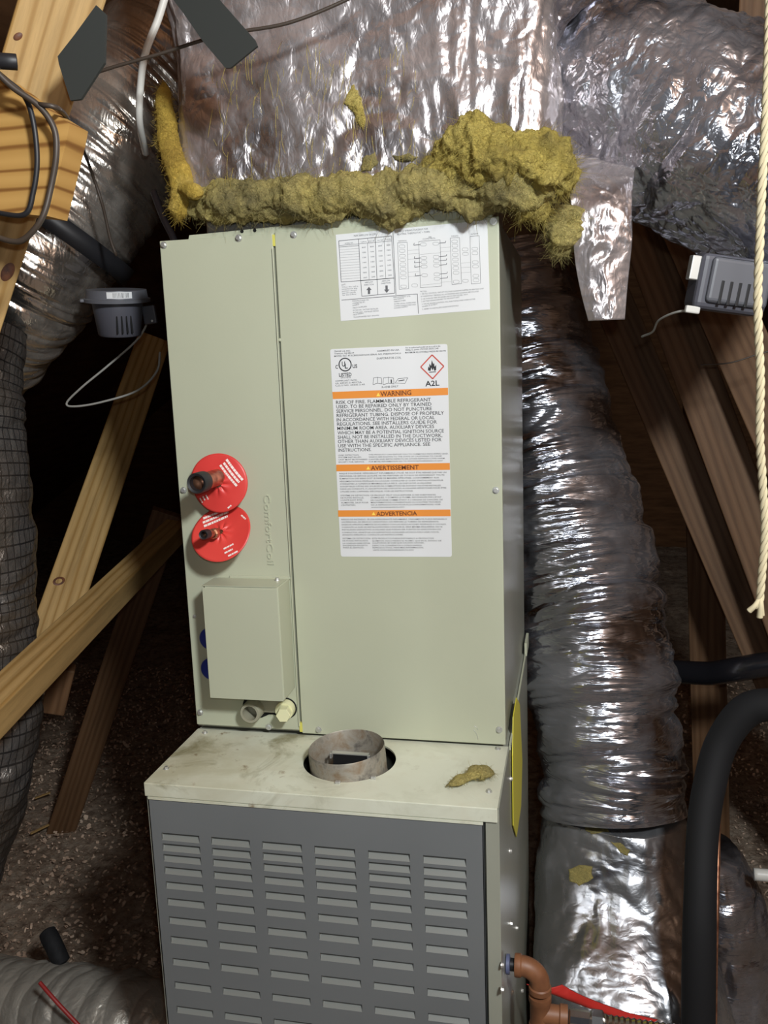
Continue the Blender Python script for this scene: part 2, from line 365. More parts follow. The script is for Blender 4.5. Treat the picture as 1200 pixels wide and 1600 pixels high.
# steep roof deck on the right, rising to the left over the unit; the other slope far off on the left
def sheet(name, pts, th, m, label):
    p = [Vector(q) for q in pts]; n = (p[1]-p[0]).cross(p[3]-p[0]).normalized()*th
    o = add(name, p+[q+n for q in p], [(0, 1, 2, 3), (7, 6, 5, 4), (0, 4, 5, 1), (1, 5, 6, 2), (2, 6, 7, 3), (3, 7, 4, 0)], m); tag(o, label, kind='structure'); return o
sheet('ceiling', [(2.72, -2.4, -1.0), (2.72, 6, -1.0), (.97, 6, 3.0), (.97, -2.4, 3.0)], -.02, M['roof_deck_lit'], 'brown sloping roof deck on the right side of the attic')
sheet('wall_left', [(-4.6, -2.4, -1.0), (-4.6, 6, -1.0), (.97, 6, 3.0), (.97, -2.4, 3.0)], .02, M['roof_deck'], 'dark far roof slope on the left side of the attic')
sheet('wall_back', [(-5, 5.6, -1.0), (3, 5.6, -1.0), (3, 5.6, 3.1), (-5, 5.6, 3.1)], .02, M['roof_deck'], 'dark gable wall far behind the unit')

# ================================================================== FURNACE
fur = empty('furnace', (W/2, .16, FLOOR)); tag(fur, 'tan gas furnace with dark grey louvered door below the coil cabinet', 'furnace')
def P(o):    # parent keeping world coordinates of mesh data
    o.parent = fur; o.matrix_parent_inverse = Matrix.Translation(fur.location).inverted(); return o
def adopt(o, par):
    o.parent = par; bpy.context.view_layer.update() if False else None
    return o
FZ = FLOOR; FB = .52; FR = W+.006
bm = bmesh.new()
bm_box(bm, 0, .002, -D, FB, FZ, -.001); bm_box(bm, FR-.002, FR, -D, FB, FZ, -.001); bm_box(bm, .002, FR-.002, FB-.002, FB, FZ, -.001)
bm_box(bm, .002, FR-.002, -D, FB-.002, FZ, FZ+.002)
bm_box(bm, W-.013, FR-.001, -D-.001, -D+.002, FZ, -.004)           # right front flange
bm_box(bm, 0.0005, .006, -D-.001, -D+.002, FZ, -.004)
bm_box(bm, .002, FR-.002, .004, FB-.002, -.006, -.003)             # deck under the coil
bm_box(bm, .006, W-.013, -D+.03, -D+.033, FZ, -.03)                # inner baffle behind the door
P(from_bm('casing', bm, M['side_paint']))
# top plate with round cut-out and folded lip
HC = (.2935, -.078); HR = .0735
X0, X1, Y0, Y1 = -.001, W+.004, -D-.003, .004
angs = sorted(set([2*PI*i/96 for i in range(96)]+[math.atan2(y-HC[1], x-HC[0]) % (2*PI) for x in (X0, X1) for y in (Y0, Y1)]))
V = []; F = []
for t in angs:
    c, s_ = math.cos(t), math.sin(t)
    k = min([((X1 if c > 0 else X0)-HC[0])/c if abs(c) > 1e-9 else 9, ((Y1 if s_ > 0 else Y0)-HC[1])/s_ if abs(s_) > 1e-9 else 9])
    V += [(HC[0]+HR*c, HC[1]+HR*s_, -.003), (HC[0]+HR*c, HC[1]+HR*s_, 0), (HC[0]+k*c, HC[1]+k*s_, 0), (HC[0]+k*c, HC[1]+k*s_, -.003)]
n = len(angs)
for i in range(n):
    a0 = 4*i; b0 = 4*((i+1) % n)
    for q in range(3): F.append((a0+q, a0+q+1, b0+q+1, b0+q))
    F.append((a0+3, a0, b0, b0+3))
P(add('top_plate', V, F, M['top_paint_lit']))
bm = bmesh.new(); bm_box(bm, X0, X1, Y0-.0015, Y0+.0015, -.0215, .0002, .0012, 2); bm_box(bm, X1-.002, X1, Y0, .004, -.016, -.0005)
bm_box(bm, X0, X0+.002, Y0, .004, -.016, -.0005)
P(from_bm('top_lip', bm, M['top_paint_lit']))
# flue collar standing in the cut-out
fc = atz(543, 1166, .030); FRD = .0600
Mf = Matrix.Translation((fc.x, fc.y, 0)) @ Matrix.Rotation(math.radians(-3), 4, 'Y') @ Matrix.Rotation(math.radians(2), 4, 'X')
col_o = P(lathe('flue_collar', [(FRD-.0016, -.05), (FRD-.0016, .029), (FRD-.0008, .0305), (FRD, .029), (FRD+.0005, -.022), (FRD+.004, -.026), (FRD+.004, -.05), (FRD-.0016, -.05)], M['rusty_flue'], None, 64, Mf, cap=False))
def sub(o, par): o.parent = par; return o
sub(box('damper_plate', fc.x-.028, fc.x+.028, fc.y+.0118, fc.y+.0128, -.035, .0095, M['dark_metal']), col_o)
bm = bmesh.new(); bm_box(bm, fc.x-.030, fc.x+.030, fc.y+.010, fc.y+.019, .0105, .012)
bm_box(bm, fc.x-.032, fc.x-.029, fc.y+.007, fc.y+.0115, .004, .012); bm_box(bm, fc.x+.029, fc.x+.033, fc.y+.007, fc.y+.0115, .004, .012)
sub(from_bm('damper_bracket', bm, M['galvanized']), col_o)
sub(lathe('inner_flange', [(.02, -.048), (FRD-.002, -.046), (FRD-.002, -.044), (.02, -.046)], M['dark_metal'], None, 40, Mf, cap=False), col_o)
for (dx, dy) in ((.0, -.0635), (.050, -.042)):
    bm = bmesh.new(); bm_box(bm, fc.x+dx-.008, fc.x+dx+.008, fc.y+dy-.004, fc.y+dy+.006, -.009, -.006); bm_box(bm, fc.x+dx-.004, fc.x+dx+.004, fc.y+dy-.003, fc.y+dy+.003, -.006, .004, .001)
    sub(from_bm('collar_clip', bm, M['galvanized']), col_o)
# louvered door
dx0, dx1, dz1, dz0, dy = .004, W-.0165, -.026, -.80, -D-.004
cx0 = [.0215+.0816*k for k in range(6)]; LW = .062
rows = [-.0805, -.0985, -.1165, -.1375, -.1625, -.191, -.223, -.257, -.2955, -.337, -.381, -.428, -.476, -.525, -.575, -.625]; LH = .0125
xs = [dx0]+[v for c in cx0 for v in (c, c+LW)]+[dx1]; zs = [dz1]+[v for r in rows for v in (r, r-LH)]+[dz0]
bm = bmesh.new(); gv = [[[bm.verts.new((x, y, z)) for z in zs] for x in xs] for y in (dy, dy+.0012)]
for i in range(len(xs)-1):
    for j in range(len(zs)-1):
        if i % 2 == 1 and j % 2 == 1:
            for (p, q) in (((i, j), (i+1, j)), ((i+1, j), (i+1, j+1)), ((i+1, j+1), (i, j+1)), ((i, j+1), (i, j))):
                bm.faces.new((gv[0][p[0]][p[1]], gv[0][q[0]][q[1]], gv[1][q[0]][q[1]], gv[1][p[0]][p[1]]))
        else:
            for k in (0, 1): bm.faces.new((gv[k][i][j], gv[k][i+1][j], gv[k][i+1][j+1], gv[k][i][j+1]))
bm_box(bm, dx1-.0012, dx1, dy, dy+.018, dz0, dz1); bm_box(bm, dx0, dx0+.0012, dy, dy+.003, dz0, dz1); bm_box(bm, dx0, dx1, dy, dy+.018, dz1-.0012, dz1)
me_door = from_bm('door', bm, M['door_paint']); P(me_door)
box_trim = box('door_trim', dx0, dx1, dy-.0008, dy+.004, dz1, dz1+.004, M['top_paint_lit']); sub(box_trim, me_door)
# one louver blade: ramp leaning inward at the top, with closed ends
q = .0016; dp = .0095
LVv = [(0, -.0003, -LH), (LW, -.0003, -LH), (LW-.003, dp, -q), (.0, dp, -q), (0, .001, -LH), (LW, .001, -LH), (LW-.003, dp+.0013, -q), (0, dp+.0013, -q), (0, -.0003, -LH*.2), (LW, -.0003, -LH)]
lm = mesh('louver', [(0, -.0004, -LH), (LW, -.0004, -LH), (LW-.004, dp, -q), (.001, dp, -q), (0, .001, -LH), (LW, .001, -LH), (LW-.004, dp+.0013, -q), (.001, dp+.0013, -q), (LW, .0005, 0), (LW, dp, 0), (0, .0005, 0), (0, dp, 0)],
          [(0, 1, 2, 3), (7, 6, 5, 4), (3, 2, 6, 7), (1, 8, 9, 2), (0, 3, 11, 10), (0, 4, 5, 1)]); lm.materials.append(M['door_paint_lit'])
for r in rows[:13]:
    for c in cx0:
        o = bpy.data.objects.new('louver', lm); COL.objects.link(o); o.location = (c, dy, r); sub(o, me_door)
# screws: one hex-washer head mesh, shared
def screw_mesh():
    bm = bmesh.new()
    for r, h0, h1, k in ((.0056, 0, .0012, 20), (.0036, .0012, .0046, 6)):
        vsr = bmesh.ops.create_cone(bm, cap_ends=True, segments=k, radius1=r, radius2=r*.94, depth=h1-h0)['verts']; bmesh.ops.translate(bm, vec=(0, 0, (h0+h1)/2), verts=vsr)
    me = bpy.data.meshes.new('screw'); bm.to_mesh(me); bm.free(); me.materials.append(M['galvanized']); return me
SCREW = screw_mesh()
def screw(p, d, par, s=1.0, rot=0):
    o = bpy.data.objects.new('screw', SCREW); COL.objects.link(o)
    o.matrix_world = axis_matrix(p, d) @ Matrix.Rotation(rot, 4, 'Z') @ Matrix.Scale(s, 4); o.parent = par; return o
random.seed(4)
SIDE = FR
for (px, py) in ((797, 1217), (796, 1330), (797, 1443), (806, 1450), (783, 1508), (783, 1546), (800, 1550), (815, 1548)):
    P(screw(atx(px, py, SIDE+.0002), (1, 0, 0), None, .9, random.random()))
for (px, py) in ((260, 1201), (320, 1145), (764, 1237), (778, 1170)):
    P(screw(atz(px, py, .0002), (0, 0, 1), None, .85, random.random()))
# seam strip and yellow sheet on the right side of the casing
p0 = atx(800, 1200, SIDE); 
yl = [(806, 1090), (811, 1100), (815, 1190), (813, 1260), (806, 1308), (801, 1290), (800, 1180), (801, 1120)]
pts = [atx(px, py, SIDE+.0015) for px, py in yl]
o = add('yellow_sheet', pts+[p+Vector((.0015, 0, 0)) for p in pts], [tuple(range(8)), tuple(range(15, 7, -1))]+[(i, (i+1) % 8, (i+1) % 8+8, i+8) for i in range(8)], M['yellow_paper']); P(o); o['label'] = 'yellow paper sheet on the casing side'
bm = bmesh.new(); bm_box(bm, FR-.001, FR+.004, .45, FB, -.003, .025); bm_box(bm, FR-.001, FR+.002, .004, .52, -.006, .001)
P(from_bm('side_flange', bm, M['coil_paint']))

# ================================================================== EVAPORATOR COIL CABINET
coil = empty('evaporator_coil_cabinet', (W/2, .2665, .004)); tag(coil, 'tall tan sheet-metal evaporator coil cabinet standing on the furnace', 'coil cabinet')
def K(o): o.parent = coil; o.matrix_parent_inverse = Matrix.Translation(coil.location).inverted(); return o
Z0 = .006
bm = bmesh.new()
bm_box(bm, 0, .0015, .004, W, Z0, H-.004); bm_box(bm, W-.0018, W, .002, W, Z0, H-.004, .0006); bm_box(bm, .0015, W-.0018, W-.0015, W, Z0, H-.004)
bm_box(bm, .0015, W-.0018, .005, W-.0015, Z0, Z0+.002); bm_box(bm, .0015, W-.0018, .004, .006, Z0, H-.004)
K(from_bm('casing', bm, M['side_paint']))
bm = bmesh.new()
tl = at(300, 362, 0); V_ = [(.046, H-.008), (.050, H+.006), (.30, H+.0125), (W-.012, H+.0125), (W-.006, H-.008)]
o = prism('top_flange', V_, .001, .012, M['coil_paint']); K(o)
DV = .1905
lp = K(box('pipe_panel', 0, DV-.0028, -.0015, .004, Z0+.004, H, M['coil_paint'], None, .0012))
rp = K(box('access_panel', DV+.0006, W+.0005, -.0022, .004, Z0-.001, H+.002, M['coil_paint'], None, .0016, 3))
K(box('panel_fold', DV-.0042, DV-.0022, -.0046, .0, Z0+.012, H-.022, M['coil_paint'], None, .0008))
K(box('gasket', DV-.0032, DV+.0014, -.0019, .003, H-.019, H-.002, M['gasket']))
K(box('gasket', DV-.0032, DV+.0018, -.003, .003, Z0+.002, Z0+.018, M['gasket']))
o = at(438, 531, -.003); K(lathe('dimple', [(.0028, 0), (.0022, .0015), (.0008, .002)], M['coil_paint'], None, 16, axis_matrix((DV, -.0005, o.z), (0, -1, 0))))
for (px, py) in ((256, 383), (373, 372), (459, 367), (771, 346), (287, 766), (775, 766), (313, 1113), (420, 1136), (498, 1140), (780, 1140)):
    K(screw(at(px, py, -.002), (0, -1, 0), None, 1.0, random.random()))
for (px, py) in ((304, 963),): K(screw(at(px, py, -.002), (0, -1, 0), None, .55, 0))
for (px, py) in ((378, 361.5), (398, 360)):
    p = at(px, py, .0008); K(lathe('pilot_hole', [(.0001, .0002), (.0028, .0002), (.0028, -.004)], M['black_gap'], None, 16, axis_matrix((p.x, .0008, p.z), (0, -1, 0)), cap=False))
# scratches by the lower right corner
for (a_, b_) in (((741, 1134), (746, 1140)), ((740, 1140), (747, 1155))):
    K(tube('scratch', [at(*a_, -.0024), at((a_[0]+b_[0])/2+1.5, (a_[1]+b_[1])/2, -.0024), at(*b_, -.0024)], .0005, M['galvanized'], None, 8, 5))
# embossed lettering, running downward
V, F = text_mesh_data('ComfortCoil', .004); e0, e1 = at(412, 772, -.0016), at(419, 882, -.0016); d = np.array(e1-e0); L = np.linalg.norm(d); d /= L; nn = np.array([-d[2]*-1, 0, d[0]*-1]); nn = np.array([-d[2], 0, d[0]])
x0, x1 = V[:, 0].min(), V[:, 0].max(); n_ = len(V)
T0 = [np.array(e0)+d*(v[0]-x0)/(x1-x0)*L+nn*v[1]/.69*.0105 for v in V]
fr = add('embossed_lettering', [t+np.array([0, -.0007, 0]) for t in T0], F, M['coil_paint']); K(fr)
sm = fr.modifiers.new('thickness', 'SOLIDIFY'); sm.thickness = .0016; sm.offset = 0

# ---- junction box on the pipe panel
jb = K(box('junction_box', .059, .1835, -.0585, -.0015, .0865, .2745, M['coil_paint'], None, .001)); jb['label'] = 'tan electrical junction box with a plain lid'
bm = bmesh.new(); bm_box(bm, .0555, .1825, -.0605, -.0592, .085, .2725, .0006); bm_box(bm, .0555, .1815, -.0598, -.010, .2748, .2760)
bm_box(bm, .0555, .0568, -.0598, -.012, .086, .2755)
sub(from_bm('lid', bm, M['coil_paint']), None); K(bpy.data.objects['lid'])
K(box('box_flange', .08, .186, -.004, -.001, .2735, .2785, M['coil_paint'], None, .001))
K(screw((.1685, -.018, .276), (0, 0, 1), None, .9)); p = at(349, 907, -.004); K(screw(p, (0, -1, 0), None, .45))
for (px, py) in ((329, 998), (331, 1045)):
    p = at(px, py, -.002); o = K(lathe('knockout_plug', [(.001, .005), (.0165, .0045), (.0195, .002), (.0195, 0)], M['blue_plug'], None, 36, axis_matrix((p.x, -.0016, p.z), (0, -1, 0)))); o['label'] = 'round blue plastic plug'
# ---- drain ports under the box
p = at(399, 1105, -.004); K(lathe('drain_port', [(.0125, .004), (.0125, .030), (.0165, .030), (.0178, .028), (.0178, 0)], M['drain_plastic'], None, 40, axis_matrix((p.x, -.0016, p.z), (0, -1, 0)), cap=False)); dpz = p
K(lathe('port_floor', [(.0005, .004), (.0125, .004), (.0125, .002)], M['drain_plastic'], None, 40, axis_matrix((p.x, -.0016, p.z), (0, -1, 0)), cap=False))
p2 = at(447, 1107, -.004); K(lathe('drain_cap', [(.0005, .034), (.0115, .034), (.0125, .032), (.0125, .012)], M['cream_plastic'], None, 6, axis_matrix((p2.x, -.0016, p2.z), (.15, -1, 0))))
K(lathe('cap_collar', [(.0125, .014), (.0155, .014), (.016, .008), (.016, 0)], M['cream_plastic'], None, 28, axis_matrix((p2.x, -.0016, p2.z), (0, -1, 0))))
pl = []
for t in np.linspace(PI*.5, PI*1.5, 16): pl.append((dpz.x-.002+.0215*math.cos(t), dpz.z+.0215*math.sin(t)))
xm = (dpz.x+p2.x)/2
pl += [(dpz.x+.010, dpz.z-.019), (xm-.004, dpz.z-.0125), (xm+.004, dpz.z-.0125), (p2.x-.012, p2.z-.017)]
for t in np.linspace(-PI*.5, PI*.5, 14): pl.append((p2.x+.0185*math.cos(t), p2.z+.0185*math.sin(t)))
K(prism('drain_opening', pl, -.0022, -.0016, M['black_gap']))
K(box('drain_plate', dpz.x, p2.x, -.010, -.0025, dpz.z-.006, dpz.z+.02, M['drain_plastic'], None, .001))

# ---- pipe stubs with red card rosettes
def rosette(name, c, nrm, up, r, hole, wav, seed, label):
    """round card with slit, flapped centre and a wavy rim; returns (object, frame)"""
    n_ = Vector(nrm).normalized(); u = Vector(up); u = (u-n_*u.dot(n_)).normalized(); s_ = u.cross(n_)
    MM = Matrix((s_, u, n_)).transposed().to_4x4(); MM.translation = Vector(c)
    R_ = np.linspace(hole, r, 14); A_ = np.linspace(0, 2*PI, 97)
    rr, aa = np.meshgrid(R_, A_, indexing='ij')
    z = wav(rr/r, aa)+.004*np.clip(1-(rr-hole)/(.35*r), 0, 1)*np.abs(np.sin(aa*4+.4))
    Pn = np.stack([rr*np.cos(aa), rr*np.sin(aa), z], -1)
    PP = np.concatenate([Pn, (Pn-np.array([0, 0, .0008]))[::-1]], 0)
    PP = PP @ np.array(MM.to_3x3()).T+np.array(MM.translation)
    o = K(link(name, grid_mesh(name, PP), M['red_card'])); o['label'] = label; return o, MM, wav
def print_on(o, MM, wav, r, items, name, m):
    """items: quads in disc units -> small flat print just above the card"""
    V = []; F = []
    for quad in items:
        b = len(V)
        for (x, y) in quad:
            rr = math.hypot(x, y); a_ = math.atan2(y, x) % (2*PI); z = float(wav(np.array(rr), np.array(a_)))+.0009
            V.append(MM @ Vector((x*r, y*r, z)))
        F.append(tuple(range(b, b+4)))
    q = add(name, V, F, m); q.parent = o; q['kind'] = 'stuff'; return q
def bar_items(cx, cy, ang, L, k, gap, th, seed):
    rnd = random.Random(seed); out = []; ca, sa = math.cos(ang), math.sin(ang)
    for i in range(k):
        off = (i-(k-1)/2)*gap; x = -L/2+rnd.random()*.08; end = L/2-rnd.random()*.14
        while x < end:
            w = .05+.09*rnd.random(); x2 = min(end, x+w)
            out.append([(cx+ca*px-sa*py, cy+sa*px+ca*py) for px, py in ((x, off-th/2), (x2, off-th/2), (x2, off+th/2), (x, off+th/2))]); x = x2+.014
    return out
w1 = lambda q, a_: -.010*q*q*np.clip(np.cos(a_-.5), 0, 1)**2+.002*np.sin(3*a_)*q
w2 = lambda q, a_: .003*q*q*np.sin(2*a_+1)
c1 = at(341, 755, -.030); c2 = at(346, 832, -.034)
o, MM, wv = rosette('pipe_rosette', c1, (-.05, -1, .03), (0, 0, 1), .0475, .007, w1, 1, 'upright red card rosette round the thick pipe stub')
print_on(o, MM, w1, .0475, bar_items(.50, .32, math.radians(-52), 1.0, 3, .14, .08, 3)+bar_items(-.55, -.55, math.radians(-60), .34, 3, .13, .05, 5)+bar_items(.40, -.78, math.radians(38), .34, 1, .1, .05, 6), 'printing', M['white_ink'])
o, MM, wv = rosette('pipe_rosette', c2, (-.04, -.80, .60), (0, .6, .8), .0505, .004, w2, 2, 'red card rosette tilted upward round the thin pipe stub')
print_on(o, MM, w2, .0505, bar_items(-.30, .55, math.radians(26), .95, 3, .15, .085, 13)+bar_items(.42, -.62, math.radians(28), .42, 3, .15, .055, 15)+bar_items(.70, .50, math.radians(-40), .34, 1, .1, .05, 16), 'printing', M['white_ink'])
pc = (.0815, .447)
K(tube('suction_pipe', [(pc[0], -.001, pc[1]), (pc[0], -.05, pc[1]), (pc[0]-.001, -.095, pc[1]+.0015)], .0135, M['copper'], None, 20, 28))
o = K(lathe('pipe_cap', [(.0005, .006), (.0105, .006), (.0115, .024), (.0150, .0255), (.0162, .023), (.0162, 0), (.0135, 0)], M['black_rubber'], None, 36, axis_matrix((pc[0]-.001, -.082, pc[1]+.001), (0, -1, .02)))); o['label'] = 'black rubber end cap'
K(tube('liquid_pipe', [(.079, -.001, .357), (.078, -.05, .360), (.0765, -.078, .364)], .0062, M['copper'], None, 20, 20))
o = K(lathe('pipe_cap', [(.0005, .004), (.0046, .004), (.005, .015), (.0072, .016), (.0078, .014), (.0078, 0), (.0062, 0)], M['black_rubber'], None, 28, axis_matrix((.0768, -.072, .3632), (-.02, -1, .10)))); o['label'] = 'small black rubber end cap'
K(lathe('pipe_stub_nut', [(.0062, 0), (.0085, .001), (.0085, .010), (.0062, .012)], M['copper'], None, 12, axis_matrix((.0785, -.045, .359), (0, -1, .08)), cap=False))

# ---- printed labels on the access panel
LY = -.0028
def A_(x, y): p = at(500+x/5.4545, 520+y/5.4545, LY); return (p.x, p.z)
def B_(x, y): p = at(500+x/5.217, 700+y/5.217, LY); return (p.x, p.z)
def C_(x, y): p = at(510+x/4.138, 330+y/4.138, LY); return (p.x, p.z)
def rounded(pts, r):
    out = []; n = len(pts)
    for i in range(n):
        p, a0, b0 = (np.array(pts[j]) for j in (i, i-1, (i+1) % n)); da = (a0-p)/np.linalg.norm(a0-p); db = (b0-p)/np.linalg.norm(b0-p)
        for t in np.linspace(0, 1, 6): out.append(tuple((1-t)**2*(p+da*r)+2*t*(1-t)*p+t*t*(p+db*r)))
    return out
wl = K(prism('warning_label', rounded([A_(85, 140), A_(1085, 95), B_(1075, 888), B_(170, 886)], .004), LY+.0002, LY+.0008, M['label_paper'])); wl['label'] = 'white safety label with three orange warning bars'
def inkpart(name, ink, m, par):
    return ink.build(name, m, par)
u5 = 1/5.4545/1376*1.45      # one zoomed pixel in metres
for q_ in ([A_(105, 504), A_(110, 565), A_(1092, 530), A_(1091, 468)], [B_(132, 136), B_(134, 190), B_(1059, 178), B_(1058, 122)], [B_(147, 508), B_(149, 561), B_(1065, 556), B_(1063, 502)]):
    ob = Ink(LY); ob.poly(q_); inkpart('warning_bar', ob, M['orange_ink'], wl)
for body, p_, q_, h_ in (('WARNING', A_(516, 541), A_(779, 529), 40), ('AVERTISSEMENT', B_(415, 180), B_(806, 173), 37), ('ADVERTENCIA', B_(460, 553), B_(792, 548), 36)):
    bi = Ink(LY-.0002); bi.text(body, p_, q_, h_*u5, .02); inkpart('heading', bi, M['brown_ink'], wl)
for f_, x, y, s in ((A_, 497, 527, 17), (B_, 393, 163, 15), (B_, 437, 535, 15)):
    yi = Ink(LY-.0002); yi.poly([f_(x, y-s), f_(x-s, y+s*.8), f_(x+s, y+s*.8)]); inkpart('alert_triangle', yi, M['yellow_ink'], wl)
ri = Ink(LY); dm = [A_(955, 188), A_(1055, 285), A_(960, 392), A_(858, 292)]; ri.outline(dm, 10*u5); inkpart('hazard_diamond', ri, M['red_ink'], wl)
k_ = Ink(LY)
S8 = u5
def lines(fn, rows_, h, bold=.006):
    for body, xl, yl_, xr, yr in rows_: k_.text(body, fn(xl, yl_), fn(xr, yr), h*u5, bold)
lines(A_, [('TRANE U.S. INC.', 120, 165, 262, 160), ('Trenton, NJ 08619', 122, 184, 290, 177), ('MODEL NO. 4TXCB003AS3HCAA SERIAL NO. P0834W99TW10', 122, 206, 690, 181), ('ASSEMBLED IN USA', 487, 162, 675, 151),
           ('For an authorized model use as a coil in the', 730, 134, 1025, 119), ('listing, LL yymm. SW/CSA 60335-2-40', 730, 152, 1010, 139), ('MAXIMUM ALLOWABLE PRESSURE 550 PSI', 727, 176, 1072, 160)], 13, .004)
lines(A_, [('EVAPORATOR COIL', 485, 228, 692, 219), ('R-454B ONLY', 528, 472, 668, 464)], 17, .0)
lines(A_, [('C', 132, 306, 153, 305), ('US', 278, 300, 318, 298)], 30, .025); lines(A_, [('LISTED', 163, 374, 270, 369)], 30, .02); lines(A_, [('A2L', 898, 456, 1018, 449)], 44, .018)
lines(A_, [('SA17870', 178, 389, 262, 386), ('COMPLIANT WITH', 132, 418, 315, 409), ('UL 60335-2-40/CSA', 132, 437, 355, 427), ('C22.2 NO. 60335-2-40', 132, 456, 382, 446)], 13, .0)
cc = np.array(A_(214, 271)); rad = 50*u5
for i in range(48):
    t0, t1 = 2*PI*i/48, 2*PI*(i+1)/48; k_.line(cc+rad*np.array([math.cos(t0), math.sin(t0)]), cc+rad*np.array([math.cos(t1), math.sin(t1)]), 9*u5)
k_.text('U', A_(188, 287), A_(215, 286), 42*u5, .02); k_.text('L', A_(212, 304), A_(238, 303), 42*u5, .02)
fl_ = [(920, 320), (922, 285), (932, 300), (932, 262), (946, 282), (953, 232), (966, 268), (972, 254), (977, 290), (990, 272), (990, 318), (975, 326), (968, 300), (960, 322), (948, 296), (942, 326)]
fl2 = [A_(x, y) for x, y in fl_]
for tri in ((0, 1, 2, 15), (2, 3, 4, 14, 15), (4, 5, 6, 13, 14), (6, 7, 8, 12, 13), (8, 9, 10, 11, 12)): k_.poly([fl2[i] for i in tri])
k_.line(A_(930, 336), A_(988, 332), 6*u5)
for (x0_, x1_, kind) in ((452, 528, 0), (537, 630, 0), (640, 748, 1)):      # little open-book pictograms
    if kind == 0:
        xm_ = (x0_+x1_)/2; k_.outline([A_(x0_+4, 385), A_(xm_, 378), A_(x1_-4, 385), A_(x1_, 436), A_(xm_, 430), A_(x0_, 442)], 3*u5); k_.line(A_(xm_, 378), A_(xm_, 432), 3*u5)
    else: k_.outline([A_(668, 390), A_(748, 384), A_(724, 432), A_(640, 428)], 3*u5); k_.line(A_(668, 410), A_(720, 402), 6*u5)
k_.poly([A_(602, 398), A_(612, 398), A_(614, 428), A_(603, 428)])
lines(A_, [('RISK OF FIRE. FLAMMABLE REFRIGERANT', 137, 608, 945, 583), ('USED. TO BE REPAIRED ONLY BY TRAINED', 139, 645, 950, 621), ('SERVICE PERSONNEL. DO NOT PUNCTURE', 140, 682, 953, 659),
           ('REFRIGERANT TUBING. DISPOSE OF PROPERLY', 143, 719, 1057, 696), ('IN ACCORDANCE WITH FEDERAL OR LOCAL', 143, 756, 978, 736), ('REGULATIONS. SEE INSTALLERS GUIDE FOR', 146, 792, 997, 773),
           ('MINIMUM ROOM AREA. AUXILIARY DEVICES', 148, 829, 973, 811), ('WHICH MAY BE A POTENTIAL IGNITION SOURCE', 150, 867, 1056, 849), ('SHALL NOT BE INSTALLED IN THE DUCTWORK,', 152, 904, 1043, 887),
           ('OTHER THAN AUXILIARY DEVICES LISTED FOR', 153, 941, 1036, 924), ('USE WITH THE SPECIFIC APPLIANCE. SEE', 155, 978, 940, 963), ('INSTRUCTIONS.', 157, 1014, 438, 1009)], 29, .006)
def col_text(x, ys, xr, bodies, h=11, slope=.014):
    lines(B_, [(b, x+i*1.2, y, r_, y-(r_-x)*slope) for i, (b, y, r_) in enumerate(zip(bodies, ys, xr))], h, .002)
col_text(150, (64, 82, 101, 120), (315, 340, 386, 362), ('LEAK DETECTION', 'SYSTEM INSTALLED.', 'UNIT MUST BE POWERED', 'EXCEPT FOR SERVICE.'))
col_text(396, (60, 79, 98, 117), (1046, 992, 1020, 1000), ('THIS PRODUCT CAN EXPOSE YOU TO CHEMICALS INCLUDING LEAD,', 'WHICH ARE KNOWN TO THE STATE OF CALIFORNIA TO CAUSE', 'CANCER AND BIRTH DEFECTS OR OTHER REPRODUCTIVE HARM.', 'FOR MORE INFORMATION GO TO WWW.P65WARNINGS.CA.GOV'))
col_text(158, (214, 235, 256, 278, 299, 320, 340, 362), (1030, 1015, 970, 1005, 908, 985, 1030, 760), ("RISQUE D'INCENDIE. RÉFRIGÉRANT INFLAMMABLE UTILISÉ. NE DOIT ÊTRE RÉPARÉ QUE PAR UN", 'PERSONNEL DE SERVICE QUALIFIÉ. NE PAS PERFORER LES TUYAUX DE RÉFRIGÉRANT. TOUTE', 'ÉLIMINATION DES BIENS DOIT SE FAIRE DE MANIÈRE APPROPRIÉE, CONFORMÉMENT AUX', "RÉGLEMENTATIONS FÉDÉRALES OU LOCALES. CONSULTER LE GUIDE D'INSTALLATION POUR", 'CONNAÎTRE LA SUPERFICIE MINIMALE DE LA PIÈCE. LES DISPOSITIFS AUXILIAIRES', "SUSCEPTIBLES D'ÊTRE DES SOURCES DE COMBUSTION NE DOIVENT PAS ÊTRE INSTALLÉS", "DANS LES CONDUITS, À L'EXCEPTION DES DISPOSITIFS AUXILIAIRES RÉPERTORIÉS POUR ÊTRE", "UTILISÉS AVEC L'APPAREIL SPÉCIFIQUE. VOIR LES INSTRUCTIONS."), 12, .011)
col_text(168, (393, 412, 431, 452, 472), (400, 358, 345, 395, 292), ('SYSTÈME DE DÉTECTION', 'DE FUITES INSTALLÉ.', "L'UNITÉ DOIT ÊTRE", 'ALIMENTÉE, SAUF POUR', "L'ENTRETIEN."), 12, .008)
col_text(412, (391, 410, 431, 450, 470, 490), (943, 990, 1000, 985, 983, 690), ('CE PRODUIT PEUT VOUS EXPOSER À DES SUBSTANCES', "CHIMIQUES, Y COMPRIS LE PLOMB, RECONNUES PAR L'ÉTAT", "DE CALIFORNIE COMME ÉTANT À L'ORIGINE DE CANCERS, DE", "MALFORMATIONS CONGÉNITALES OU D'AUTRES TROUBLES", "DE LA REPRODUCTION. POUR PLUS D'INFORMATIONS, VOIR", 'WWW.P65WARNINGS.CA.GOV'), 12, .008)
